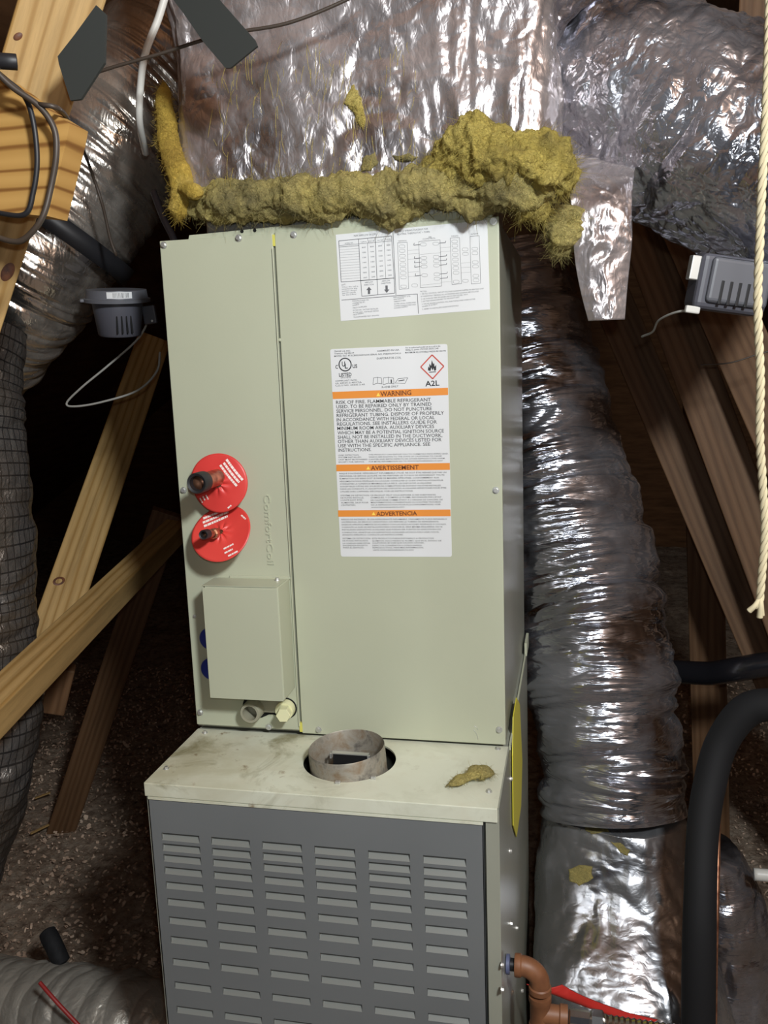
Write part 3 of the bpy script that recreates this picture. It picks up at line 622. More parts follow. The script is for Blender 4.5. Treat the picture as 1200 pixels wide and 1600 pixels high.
col_text(175, (588, 609, 630, 651, 672, 694, 714), (1035, 970, 1030, 998, 985, 972, 680), ('RIESGO DE INCENDIO. SE USA REFRIGERANTE INFLAMABLE. ÚNICAMENTE PUEDE REPARARLO', 'UN PERSONAL DE SERVICIO CAPACITADO. NO PERFORE LA TUBERÍA DE REFRIGERANTE.', 'DESECHE APROPIADAMENTE DE ACUERDO CON LAS REGULACIONES FEDERALES O LOCALES.', 'CONSULTE LA GUÍA DE INSTALACIÓN PARA CONOCER EL ÁREA MÍNIMA REQUERIDA. NO SE', 'INSTALARÁN DISPOSITIVOS AUXILIARES QUE PUEDAN SER FUENTES DE IGNICIÓN EN LOS', 'CONDUCTOS, APARTE DE LOS DISPOSITIVOS AUXILIARES LISTADOS PARA USAR CON EL', 'APARATO ESPECÍFICO. CONSULTE LAS INSTRUCCIONES.'), 12, .004)
col_text(184, (743, 762, 782, 800, 818), (410, 395, 410, 388, 360), ('SISTEMA DE DETECCIÓN', 'DE FUGAS INSTALADO.', 'LA UNIDAD DEBE ESTAR', 'ENCENDIDA EXCEPTO', 'PARA EL SERVICIO.'), 12, .003)
col_text(425, (743, 763, 780, 800, 818, 838), (928, 990, 850, 828, 845, 765), ('ESTE PRODUCTO PUEDE EXPONERLO A PRODUCTOS', 'QUÍMICOS, INCLUYENDO EL PLOMO, QUE EN EL ESTADO DE', 'CALIFORNIA SE SABE QUE CAUSAN CÁNCER,', 'DEFECTOS CONGÉNITOS U OTROS DAÑOS', 'REPRODUCTIVOS. PARA MÁS INFORMACIÓN,', 'VISITE WWW.P65WARNINGS.CA.GOV'), 12, .003)
inkpart('lettering', k_, M['ink'], wl)

# wiring label
wr = K(prism('wiring_label', [C_(60, 152), C_(1040, 57), C_(1058, 635), C_(93, 710)], LY+.0002, LY+.0008, M['label_paper'])); wr['label'] = 'white wiring diagram label with airflow table and arrows'
k_ = Ink(LY); t1 = 3.2*u5*1.3; t2 = 2.0*u5*1.3
def cl(a_, b_, w): k_.line(C_(*a_), C_(*b_), w)
cl((430, 125), (450, 541), t1); cl((98, 575), (590, 535), t1); cl((588, 535), (595, 662), t1)
k_.outline([C_(80, 192), C_(421, 160), C_(438, 432), C_(96, 458)], t1); k_.outline([C_(222, 449), C_(438, 432), C_(442, 530), C_(229, 550)], t1)
cl((84, 222), (423, 192), t2); cl((84, 232), (210, 222), t2)
cl((208, 180), (222, 449), t1); cl((315, 170), (332, 540), t1); cl((266, 175), (272, 205), t2); cl((266, 205), (277, 440), t2); cl((372, 165), (384, 432), t2)
for i in range(13): cl((86+i*.8, 232+i*17.3), (211+i*.8, 223+i*17.3), 1.2*u5)
for (x, y, s) in ((275, 512, 1), (390, 503, -1)):
    if s > 0: k_.poly([C_(x, y-24), C_(x-17, y-2), C_(x+17, y-3)]); k_.poly([C_(x-7, y-4), C_(x-7, y+24), C_(x+8, y+23), C_(x+8, y-4)])
    else: k_.poly([C_(x, y+26), C_(x+17, y+3), C_(x-17, y+4)]); k_.poly([C_(x-8, y+4), C_(x+7, y+3), C_(x+6, y-23), C_(x-9, y-22)])
for pts_ in (((460, 205), (522, 200), (532, 500), (472, 506)), ((597, 196), (735, 185), (745, 484), (608, 495)), ((800, 174), (860, 170), (874, 468), (812, 475)), ((928, 164), (988, 158), (997, 465), (937, 471))): k_.outline([C_(*q_) for q_ in pts_], t2)
def oval(x, y, w=19, h=10): k_.outline([C_(x+w*math.copysign(abs(math.cos(t))**.6, math.cos(t)), y+h*math.copysign(abs(math.sin(t))**.6, math.sin(t))) for t in np.linspace(0, 2*PI, 13)[:-1]], 1.6*u5)
for i, y in enumerate((228, 256, 288, 315, 344, 372, 400, 428, 487)): oval(489+i*1.3, y)
for i, y in enumerate((196, 223, 252, 282, 312, 340, 368, 398, 456)): oval(829+i*1.3, y)
for x, y in ((627, 215), (630, 302), (631, 330), (632, 358), (635, 414), (707, 210), (710, 296), (711, 323), (712, 351), (714, 408), (715, 437), (897, 247), (899, 276), (899, 450), (960, 243), (961, 271), (963, 330), (964, 357), (966, 418), (967, 446), (571, 480)): oval(x, y)
for x0_, x1_, y in ((565, 607, 218), (568, 608, 304), (569, 609, 332), (570, 610, 360), (574, 614, 416), (728, 770, 205), (731, 776, 291), (732, 776, 318), (733, 776, 347), (735, 780, 404), (736, 782, 433)): cl((x0_, y+2), (x1_, y-2), t1); cl((x0_ if x0_ < 700 else x1_, y+2 if x0_ < 700 else y-2), ((x0_+3) if x0_ < 700 else (x1_+2), y-13), t1)
for y in (254, 278, 312, 395, 424): cl((528, y), (600, y-5), 1.1*u5)
for y in (236, 262, 460): cl((738, y), (806, y-5), 1.1*u5)
for y in (336, 365, 398): cl((870, y), (932, y-4), 1.1*u5)
cl((605, 280), (740, 268), 1.1*u5); cl((612, 478), (742, 466), 1.1*u5)
lw = 11
def cw(body, x0_, y0_, x1_, y1_, h=lw): k_.text(body, C_(x0_, y0_), C_(x1_, y1_), h*u5*1.3, .0)
cw('MAX AIRFLOW IN CFM', 178, 165, 322, 154); cw('FIELD WIRING DIAGRAM FOR', 468, 136, 657, 119); cw('HEATING THERMOSTAT + FURN', 457, 156, 668, 138)
cw('A2L', 660, 172, 682, 170, 9); cw('CONTROL', 623, 185, 706, 178, 9); cw('THERMOSTAT', 462, 197, 520, 193, 7); cw('FURNACE', 808, 166, 852, 163, 8); cw('OUTDOOR', 935, 153, 982, 149, 8); cw('MODEL NO.', 120, 213, 174, 208, 8)
for i, (x, y) in enumerate(((222, 203), (274, 197), (330, 192), (382, 187))): cw(('Upflow', 'Horz. Left', 'Horz. Right', 'Down flow')[i], x, y, x+38, y-4, 7)
for i in range(7):
    for j in range(4): cw(('800', '1000', '1200', '1400', '1600', '1800', '2000')[i], 230+j*53+i*1.5, 239-j*5+i*32.5, 254+j*53+i*1.5, 237-j*5+i*32.5, 8)
cw('AIRFLOW', 248, 466, 302, 461, 9); cw('DIRECTION', 245, 482, 305, 477, 9); cw('AIRFLOW', 358, 457, 412, 452, 9); cw('DIRECTION', 355, 472, 415, 467, 9)
for i in range(6): cw(('NOTE:', 'When the coil is', 'installed in the', 'position shown', 'see the guide', 'for the airflow.')[i], 98+i*1.2, 482+i*13, (125, 205, 200, 195, 190, 195)[i], 481+i*12.5-5, 8)
for i in range(8): cw(('MANUFACTURER STD.', 'CONNECTED BY:', 'SOURCE', 'FIELD SUPPLIED', 'IN THE COIL - FACTORY INSTALLED', 'IN THE UNIT - INSTALLED DEVICE', 'FIELD WIRING', 'TRANSFORMER NOT SHOWN')[i], 168+i*1, 585+i*15, (275, 250, 212, 262, 335, 338, 240, 340)[i], 577+i*14.2, 8)
for i in range(6): cw(('REPLACEMENT STD.', 'ON EARTH', 'WIRED BY OTHERS', 'AS PER LOCAL CODES AND', 'COPPER CONDUCTORS ONLY', 'POWER SUPPLY')[i], 434+i*1, 562+i*14, (545, 500, 512, 578, 580, 528)[i], 553+i*13.5, 8)
for i in range(8): cw(('NOTES:', '1. SEE ALL CONTROL CIRCUIT VOLTAGE DIAGRAMS SHIPPED IN HEATING UNIT', 'IF THERMOSTAT TERMINAL ALL ACCESSORIES AND DIAGRAM ARE LOCATED', '2. USE 18 GAUGE WIRE OR LARGER AND DO NOT EXCEED 100 FT', '3. SET THE FURNACE BOARD TO THE RIGHT UNIT', '4. THE A2L BOARD CONTROL WILL RUN THE BLOWER WHEN ACTIVE', 'WHEN IT IS NOT.', '5. REFER TO INSTALLERS GUIDE FOR DETAILS')[i], 607+i*2, 523+i*16.5, (650, 1018, 985, 915, 860, 962, 720, 855)[i], (520, 502, 520, 540, 558, 570, 602, 612)[i]+2, 8)
inkpart('diagram', k_, M['ink_soft'], wr)

# ================================================================== SUPPLY PLENUM: foil-faced wrap over the coil
plen = empty('supply_plenum', (.30, .28, H+.01)); tag(plen, 'supply plenum wrapped in torn silver foil insulation above the coil cabinet', 'plenum')
def KP(o): o.parent = plen; o.matrix_parent_inverse = Matrix.Translation(plen.location).inverted(); return o
def wrap_path(x0, x1, y0, y1, rc, n):
    pts = []
    for (cx, cy, t0) in ((x0+rc, y0+rc, PI), (x1-rc, y0+rc, 1.5*PI)):
        pts += [(cx+rc*math.cos(t), cy+rc*math.sin(t), 0) for t in np.linspace(t0, t0+PI/2, 8)]
    pts = [(x0, y1, 0)]+pts+[(x1, y1, 0)]
    P_ = np.array(pts); s = np.r_[0, np.cumsum(np.linalg.norm(np.diff(P_, axis=0), axis=1))]; q = np.linspace(0, s[-1], n)
    return np.stack([np.interp(q, s, P_[:, k]) for k in range(3)], 1), q
Cw, sw = wrap_path(.018, .612, .0, .56, .045, 520)
zz = np.linspace(.862, 1.42, 300)
S_, Z_ = np.meshgrid(sw, zz, indexing='ij')
Pw = np.stack([np.repeat(Cw[:, None, 0], 300, 1), np.repeat(Cw[:, None, 1], 300, 1), Z_], -1)
nx_ = np.gradient(Cw[:, :2], axis=0); nx_ /= np.linalg.norm(nx_, axis=1)[:, None]; nrm = np.stack([nx_[:, 1], -nx_[:, 0]], 1)
q3 = np.stack([S_*7, Z_*7, S_*0], -1)
Dw = .035*(fbm(q3*.55, 3, 21)-.5)+.016*(crease(q3*1.1, 3, 22)-.4)+.012*(crease(np.stack([S_*26, Z_*9, S_*0], -1), 3, 25)-.4)*np.clip(2.2*fbm(q3*.6, 2, 26)-.75, 0, 1)+.007*(crease(q3*4, 3, 23)-.4)*(.35+.9*np.clip(S_-.75, 0, .4)/.4)
Pw[..., 0] += Dw*nrm[:, None, 0]; Pw[..., 1] += Dw*nrm[:, None, 1]
# ragged lower edge
Pw[..., 2] += (.03*(fbm(np.stack([S_*9, S_*0, S_*0], -1), 3, 31)-.5)+.012*np.sin(S_*4))*np.clip(1-(Z_-.862)/.15, 0, 1)
KP(link('foil_wrap', grid_mesh('foil_wrap', Pw), M['plenum_foil']))
KP(box('metal_duct', .06, .50, .045, .50, H+.012, 1.40, M['galvanized'], None, .004))
# exposed fiberglass along the base: a lumpy roll
def lump_roll(name, pts, radii, m, parent, seed, n=300, k=90, amp=.022, el=1.0, vis=True):
    Q = spline([list(p)+[r] for p, r in zip(pts, radii)], n); C = Q[:, :3]; R = Q[:, 3]
    e = np.linspace(0, 1, n); R = R*np.clip(np.minimum(e, 1-e)*14, .02, 1)**.5
    T, N, B = frames(C); a = np.arange(k)*2*PI/k
    u = np.cos(a)[None, :, None]*N[:, None]+np.sin(a)[None, :, None]*B[:, None]
    P0_ = C[:, None]+R[:, None, None]*u
    d = amp*1.7*(fbm(P0_*16, 4, seed)-.5)+amp*.75*(crease(P0_*24, 3, seed+3)-.35)+amp*.35*(fbm(P0_*90, 3, seed+6)-.5)
    P1 = P0_+u*(d*np.clip(R/.03, .3, 1.2)[:, None])[..., None]
    P1 = C[:, None]+(P1-C[:, None])*np.array([1, 1, el])
    return link(name, grid_mesh(name, P1, True, cap=True), m, parent)
def fuzz(src, m, n, seed, ln=.014, w_=.00028):
    """loose glass fibres standing off a fiberglass surface"""
    me = src.data; rnd = np.random.RandomState(seed); co = np.zeros(len(me.vertices)*3); me.vertices.foreach_get('co', co); co = co.reshape(-1, 3); no = np.zeros(len(co)*3); me.vertices.foreach_get('normal', no); no = no.reshape(-1, 3)
    idx = rnd.randint(0, len(co), n); p = co[idx]; d = no[idx]*.55+rnd.normal(size=(n, 3))*.75+np.array([0, 0, -.25]); d /= np.linalg.norm(d, axis=1)[:, None]; L = ln*(.4+rnd.rand(n)); d2 = d+rnd.normal(size=(n, 3))*.7
    t = np.array([0, .35, .7, 1.0]); C_ = p[:, None]-.002*no[idx][:, None]+L[:, None, None]*(d[:, None]*t[None, :, None]+.5*(d2-d)[:, None]*(t**2)[None, :, None])
    side = np.cross(d, rnd.normal(size=(n, 3))); side /= np.linalg.norm(side, axis=1)[:, None]; s2 = np.cross(d, side)
    tri = np.stack([side, -.5*side+.86*s2, -.5*side-.86*s2], 1)*w_
    V_ = C_[:, :, None]+tri[:, None]*(1-.6*t)[None, :, None, None]
    b = np.arange(n)[:, None, None]*12+np.arange(3)[None, :, None]*3; k = np.arange(3)[None, None]; k2 = (k+1) % 3
    F_ = np.stack([b+k, b+k2, b+3+k2, b+3+k], -1).reshape(-1, 4)
    o = add('loose_fibers', V_.reshape(-1, 3), F_.tolist(), m, src); o['kind'] = 'stuff'; return o
base = [at(275, 318, .02), at(330, 318, -.005), at(420, 314, -.012), at(520, 312, -.014), at(620, 306, -.016), at(720, 292, -.02), at(810, 285, -.02), at(890, 300, .02)]
o = KP(lump_roll('fiberglass_edge', base, [.018, .029, .031, .033, .034, .036, .040, .03], M['fiberglass_dirty'], None, 60, 420, 96, .030)); fuzz(o, M['fiberglass_dirty'], 5000, 1)
big = [at(655, 282, -.03), at(715, 252, -.035), at(780, 250, -.04), at(840, 262, -.03), at(893, 290, .0)]
o = KP(lump_roll('fiberglass_clump', big, [.020, .040, .050, .046, .026], M['fiberglass'], None, 71, 300, 110, .036)); o['label'] = 'thick bulging clump of yellow fiberglass'; fuzz(o, M['fiberglass'], 4500, 2)
fuzz(KP(lump_roll('fiberglass_tuft', [at(800, 300, -.02), at(835, 322, -.012), at(850, 345, .0)], [.026, .024, .008], M['fiberglass'], None, 75, 120, 60, .026)), M['fiberglass'], 900, 4)
fuzz(KP(lump_roll('fiberglass_tuft', [at(885, 320, .06), at(880, 365, .07), at(868, 402, .08)], [.03, .026, .008], M['fiberglass_dirty'], None, 77, 140, 60, .026)), M['fiberglass_dirty'], 900, 5)
edge = [at(256, 128, .03), at(258, 180, .015), at(268, 240, .0), at(284, 290, -.005), at(278, 345, .005)]
o = KP(lump_roll('fiberglass_side_strip', edge, [.010, .014, .015, .016, .016], M['fiberglass_bright'], None, 81, 260, 60, .012)); o['label'] = 'bright yellow fiberglass strip at the torn left edge'; fuzz(o, M['fiberglass_bright'], 1600, 3, .010)
KP(lump_roll('fiberglass_tuft', [at(285, 292, -.02), at(303, 300, -.03), at(310, 312, -.03)], [.012, .014, .008], M['fiberglass_bright'], None, 83, 90, 40, .012))
# torn window in the foil with fiberglass showing
tear = [(545, 140), (553, 133), (561, 148), (569, 168), (571, 190), (567, 203), (560, 192), (553, 176), (541, 166), (537, 158)]
from mathutils.bvhtree import BVHTree
def surface_of(o):
    me = o.data; co = np.zeros(len(me.vertices)*3); me.vertices.foreach_get('co', co)
    return BVHTree.FromPolygons(co.reshape(-1, 3).tolist(), [tuple(p.vertices) for p in me.polygons])
def patch(name, outline, bvh, m, seed, bulge=.005):
    """a thin ragged patch lying on a surface, modelled on its own curvature"""
    rj = random.Random(seed+100); fine = []
    for i, q in enumerate(outline):
        nq = outline[(i+1) % len(outline)]
        for t in (0, .33, .67): fine.append((q[0]+(nq[0]-q[0])*t+rj.uniform(-2, 2), q[1]+(nq[1]-q[1])*t+rj.uniform(-2, 2)))
    outline = fine; c0 = np.mean(np.array(outline, float), 0); rings = [1, .8, .55, .3, .08]; n = len(outline); V = []; F = []; rnd = random.Random(seed); ctr = Vector(CAM); inner = []
    for r in rings:
        for q in outline:
            px, py = c0+(np.array(q)-c0)*r; d = Vector(ray(px, py)).normalized(); h, nn2, ix, ds = bvh.ray_cast(ctr, d)
            V.append(h-d*(.0015+bulge*(1-r*r)+rnd.random()*.0015)); 
            if r == 1: inner.append(h+d*.004)
    for k in range(len(rings)-1):
        for i in range(n): F.append((k*n+i, k*n+(i+1) % n, (k+1)*n+(i+1) % n, (k+1)*n+i))
    F.append(tuple(range((len(rings)-1)*n, len(rings)*n)))
    b = len(V); V += inner; F += [(i, b+i, b+(i+1) % n, (i+1) % n) for i in range(n)]; F.append(tuple(range(b+n-1, b-1, -1)))
    return add(name, V, F, m, None, True)
wrap_bvh = surface_of(bpy.data.objects['foil_wrap'])
fuzz(KP(patch('torn_patch', tear, wrap_bvh, M['fiberglass'], 3)), M['fiberglass'], 120, 11, .006); KP(patch('torn_patch', [(565, 245), (585, 240), (592, 252), (580, 266), (566, 268)], wrap_bvh, M['fiberglass_dirty'], 4))
KP(patch('torn_patch', [(612, 243), (640, 240), (655, 246), (640, 253), (618, 251)], wrap_bvh, M['fiberglass_dirty'], 5))
# loose glass strands hanging over the foil face
rnd = random.Random(9); V = []
bm = bmesh.new()
for i in range(150):
    px = 330+rnd.random()*330; py = 60+rnd.random()*230; L = 10+rnd.random()*40; p = at(px, py, -.032-.006*rnd.random()); q_ = at(px+rnd.uniform(-8, 8), py+L, -.034); m_ = (p+q_)/2+Vector((rnd.uniform(-.004, .004), -.004, 0))
    prev = None; w_ = .00035
    for t in np.linspace(0, 1, 5):
        c = p*(1-t)**2+m_*2*t*(1-t)+q_*t*t; ring = [bm.verts.new(c+Vector(v)*w_) for v in ((1, 0, 0), (-.5, .86, 0), (-.5, -.86, 0))]
        if prev:
            for k in range(3): bm.faces.new((prev[k], prev[(k+1) % 3], ring[(k+1) % 3], ring[k]))
        prev = ring
o = KP(from_bm('glass_strands', bm, M['fiberglass'])); tag(o, None, None, None, 'stuff')

# ================================================================== FLEX DUCTS
def duct_thing(name, label, pts, radii, m, **k):
    o = flex_duct(name, pts, radii, M[m], None, **k); tag(o, label, 'duct'); return o
dR = duct_thing('flexible_duct', 'long crinkled silver flexible duct hanging beside the right of the cabinet', [at(770, 430, .95), at(812, 560, .88), at(850, 700, .80), at(893, 870, .72), at(934, 1050, .62), at(953, 1190, .56), at(959, 1268, .53)],
   [.18, .183, .185, .185, .172, .160, .158], 'duct_foil', n=760, k=220, pitch=.05, rib=.003, wr=.036, sc=(5.5, 1.5), seed=3, iso=.003)
dUR = duct_thing('flexible_duct', 'large silver flexible duct curving off the plenum at upper right', [at(850, 110, .40), at(960, 140, .30), at(1070, 190, .24), at(1190, 255, .20), at(1330, 310, .18)],
   [.16, .168, .165, .16, .16], 'return_foil', n=520, k=240, pitch=.09, rib=.006, wr=.03, sc=(4, 3), seed=11, iso=.012)
dUL = duct_thing('flexible_duct', 'silver flexible duct sweeping down behind the sawn timber at upper left', [at(330, 60, .50), at(240, 150, .42), at(160, 240, .34), at(80, 350, .28), at(20, 450, .26), at(-60, 560, .28)],
   [.16, .165, .165, .16, .15, .14], 'left_foil', n=620, k=220, pitch=.05, rib=.003, wr=.026, sc=(7, .9), seed=17, iso=.002)
dL = flex_duct('mesh_jacket_duct', [at(-50, 500, .10), at(-78, 620, .06), at(-66, 800, .03), at(-60, 940, .02), at(-50, 1070, 0), at(-58, 1190, -.02), at(-92, 1310, -.03), at(-150, 1490, -.03), at(-190, 1620, -.03)],
   [.11, .128, .13, .13, .13, .13, .13, .13, .13], M['scrim_foil'], None, n=520, k=200, pitch=.05, rib=.003, wr=.018, sc=(4, 2.5), seed=23)
tag(dL, 'dull grey duct with grid-scrim jacket hanging at the left edge', 'duct')
dBL = flex_duct('floor_duct', [at(-60, 1560, .25), at(60, 1590, .22), at(170, 1610, .2), at(300, 1640, .2)], [.11, .12, .12, .11], M['dusty_foil'], None, n=300, k=180, pitch=.05, rib=.004, wr=.02, sc=(4, 2), seed=29)
tag(dBL, 'silver insulated duct lying on the floor at bottom left', 'duct')
slv = flex_duct('insulation_sleeve', [at(835, 95, .44), at(900, 118, .37), at(972, 150, .29)], [.188, .188, .182], M['return_foil'], None, n=160, k=240, pitch=.12, rib=.004, wr=.03, sc=(5, 4), seed=14, iso=.014); slv.parent = dUR
# strap round the upper-left duct
def band(name, duct_pts, t0, w, r, m, label, cat):
    C = spline(duct_pts, 200); i = int(t0*199); T, N, B = frames(C); a = np.linspace(0, 2*PI, 80, endpoint=False)
    prof = [(-w/2, 0), (-w/2, .003), (w/2, .003), (w/2, 0)]
    P_ = np.array([[C[i]+T[i]*s+(r+h)*(math.cos(t)*N[i]+math.sin(t)*B[i]) for s, h in prof] for t in a])
    P_ = np.concatenate([P_, P_[:1]], 0); o = link(name, grid_mesh(name, P_, True), m); tag(o, label, cat); return o
ul = [at(330, 60, .50), at(240, 150, .42), at(160, 240, .34), at(80, 350, .28), at(20, 450, .26), at(-60, 560, .28)]
band('duct_strap', ul, .60, .036, .172, M['black_rubber'], 'black strap tied round the upper-left silver duct', 'strap')
# foil boot under the right-hand duct
def foil_bag(name, label, rows_, m, seed, n=300, k=240, wr=.02):
    """rows_: (px, py, Y, half width, half depth, squareness)"""
    Q = spline([list(at(r[0], r[1], r[2]))+[r[3], r[4], r[5]] for r in rows_], n); a = np.arange(k)*2*PI/k
    e = Q[:, 5][:, None]; ca = np.sign(np.cos(a))*np.abs(np.cos(a))[None]**e; sa = np.sign(np.sin(a))*np.abs(np.sin(a))[None]**e
    P_ = Q[:, None, :3]+np.stack([Q[:, 3][:, None]*ca, Q[:, 4][:, None]*sa, 0*ca], -1)
    nn_ = np.stack([np.broadcast_to(np.cos(a)[None], ca.shape), np.broadcast_to(np.sin(a)[None], ca.shape), 0*ca], -1)
    d = wr*(crease(P_*9, 3, seed)-.4)+.03*(fbm(P_*5, 3, seed+4)-.5)+.5*wr*(crease(P_*np.array([30, 30, 14]), 3, seed+8)-.4)*(.2+1.2*fbm(P_*4, 2, seed+6))
    o = link(name, grid_mesh(name, P_+nn_*d[..., None], True, cap=True), M[m]); tag(o, label, 'duct'); return o
boot = foil_bag('foil_wrapped_boot', 'foil-wrapped duct boot at lower right joining the hanging duct', [(962, 1262, .52, .150, .12, .9), (962, 1318, .50, .166, .13, .85), (962, 1380, .47, .172, .155, .78), (966, 1440, .43, .178, .19, .74), (972, 1482, .41, .184, .212, .74), (985, 1530, .40, .19, .215, .75), (1000, 1660, .38, .21, .21, .85)], 'boot_foil', 41, wr=.013)
bb_ = surface_of(boot)
for k, ol in enumerate(([(912, 1288), (930, 1284), (948, 1290), (952, 1300), (925, 1302), (915, 1298)], [(955, 1314), (968, 1318), (984, 1328), (980, 1338), (968, 1332)], [(888, 1358), (905, 1350), (924, 1354), (926, 1372), (906, 1384), (890, 1376)])):
    o = patch('yellow_residue', ol, bb_, M['fiberglass_dirty'], 20+k, .0005); o.parent = boot; o['label'] = 'yellow fiberglass showing through a tear'
foil_bag('foil_covered_duct', 'dark foil-covered duct behind the black pipe at lower right', [(1110, 1330, .62, .07, .10, 1), (1125, 1400, .62, .105, .12, 1), (1128, 1480, .62, .115, .12, 1), (1120, 1580, .62, .12, .13, 1), (1110, 1680, .62, .14, .14, 1)], 'duct_foil', 47, 200, 160)
# foil flap hanging beside the cabinet
def strip(name, cl_, halfw, th, m, seed, amp=.006):
    C = spline([list(at(*c)) + [h] for c, h in zip(cl_, halfw)], 120); nv = 60; v = np.linspace(-1, 1, nv)
    P_ = C[:, None, :3]+np.array([1, .15, 0])[None, None]*(C[:, 3][:, None]*v[None])[..., None]
    P_[..., 1] += .010*(v[None]**2)+amp*1.6*(crease(P_*34, 3, seed)-.4)+amp*(fbm(P_*12, 3, seed+2)-.5)
    back = P_.copy(); back[..., 1] += th
    full = np.concatenate([P_, back[:, ::-1]], 1); return link(name, grid_mesh(name, full, True, cap=True), m)
o = strip('foil_flap', [(936, 240, .20), (938, 275, .10), (940, 320, .06), (942, 370, .055), (942, 410, .06), (944, 455, .06), (948, 500, .06)], [.06, .05, .044, .043, .040, .034, .027], .004, M['plenum_foil'], 52); tag(o, 'torn tongue of silver foil hanging beside the cabinet top', 'foil flap')

# ================================================================== TIMBER
def timber(name, label, p0, p1, w=.089, t=.038, m='pine', facing=None, cat='timber', ext=(0, 0)):
    p0, p1 = Vector(p0), Vector(p1); d = p1-p0; mid = (p0+p1)/2; facing = Vector(facing) if facing is not None else Vector(CAM)
    q0, q1 = p0-d*ext[0], p1+d*ext[1]; facing = facing+(q0+q1)/2-mid; p0, p1 = q0, q1      # run on past the frame
    o = beam(name, p0, p1, w, t, M[m], facing); tag(o, label, cat); return o
tA = timber('truss_chord', 'sawn pine truss chord slanting down the upper-left corner', at(116, -60, -.30), at(-62, 520, -.30), ext=(.8, 1.4))
def knot(par, px, py, r, el=.6, rot=0.0, ring=False):
    bpy.context.view_layer.update(); mw = par.matrix_world; vv = [mw @ v.co for v in par.data.vertices]; bv = BVHTree.FromPolygons([tuple(v) for v in vv], [tuple(p.vertices) for p in par.data.polygons])
    h, nn2, ix, ds = bv.ray_cast(Vector(CAM), Vector(ray(px, py)).normalized())
    if h is None: return
    mk = axis_matrix(h, nn2) @ Matrix.Rotation(rot, 4, 'Z') @ Matrix.Diagonal((1, el, 1, 1))
    prof = [(r*.55, .0002), (r*.62, .0012), (r*.85, .0012), (r, .0002)] if ring else [(.0005, .0012), (r*.7, .0010), (r, .0002)]
    o = lathe('knot', prof, M['knot'], par, 22, mw.inverted() @ mk, cap=False); return o
knot(tA, 28, 57, .006, .6, .6); knot(tA, 12, 425, .013, .55, 1.0)
# plank end nailed across it
pk = [(-520, -75), (0, 118), (60, 163), (109, 193), (105, 215), (76, 338), (0, 331), (-520, 292)]
oB = prism('plank_end', [(at(px, py, -.40).x, at(px, py, -.40).z) for px, py in pk], -.40, -.362, M['plank']); tag(oB, 'thick plank end with bold grain nailed across the left chord', 'timber')
tC = timber('truss_web', 'long pine truss web leaning behind the left cabinet edge', at(240, 532, .98), at(66, 1035, .25))
knot(tC, 92, 908, .014, .7, .3, True)
tD = timber('brace', 'lit pine brace crossing the lower left in front of the web', at(-60, 1160, -.30), at(275, 828, .85), .056, .056, facing=(.1, -.5, 1.9), ext=(.45, 0))
tE = timber('truss_web', 'dim far truss web reaching down to the insulation', at(262, 800, 1.05), at(70, 1376, 1.05), m='pine_dimmed')
timber('truss_web', 'short dim board end below the lit pine brace', at(100, 1040, .30), at(83, 1110, .30), .05, .038, m='pine_dimmed')
timber('rafter', 'dim rafter nearest the hanging duct on the right', at(940, 430, 1.15), at(1240, 1130, .9), .10, .038, m='pine_dimmed', ext=(.5, .45))
timber('rafter', 'middle brown rafter behind the rope', at(1030, 430, 1.0), at(1290, 1130, .75), .105, .038, m='pine_dimmed', ext=(.5, .45))
timber('rafter', 'brightest brown rafter at the right edge below the grey damper motor', at(1105, 420, .9), at(1400, 1080, .6), .12, .038, m='pine_dimmed', ext=(.4, .6))
timber('rafter', 'hazy timber at the upper right edge behind the rope', at(1215, 20, .62), at(1195, 330, .66), .14, .038, m='pine_dimmed', ext=(1.2, .3))
timber('truss_web', 'faint upright post behind the black pipe at right', at(1100, 780, 1.25), at(1110, 1200, 1.25), .10, .038, m='pine_dimmed', ext=(1.0, .35))

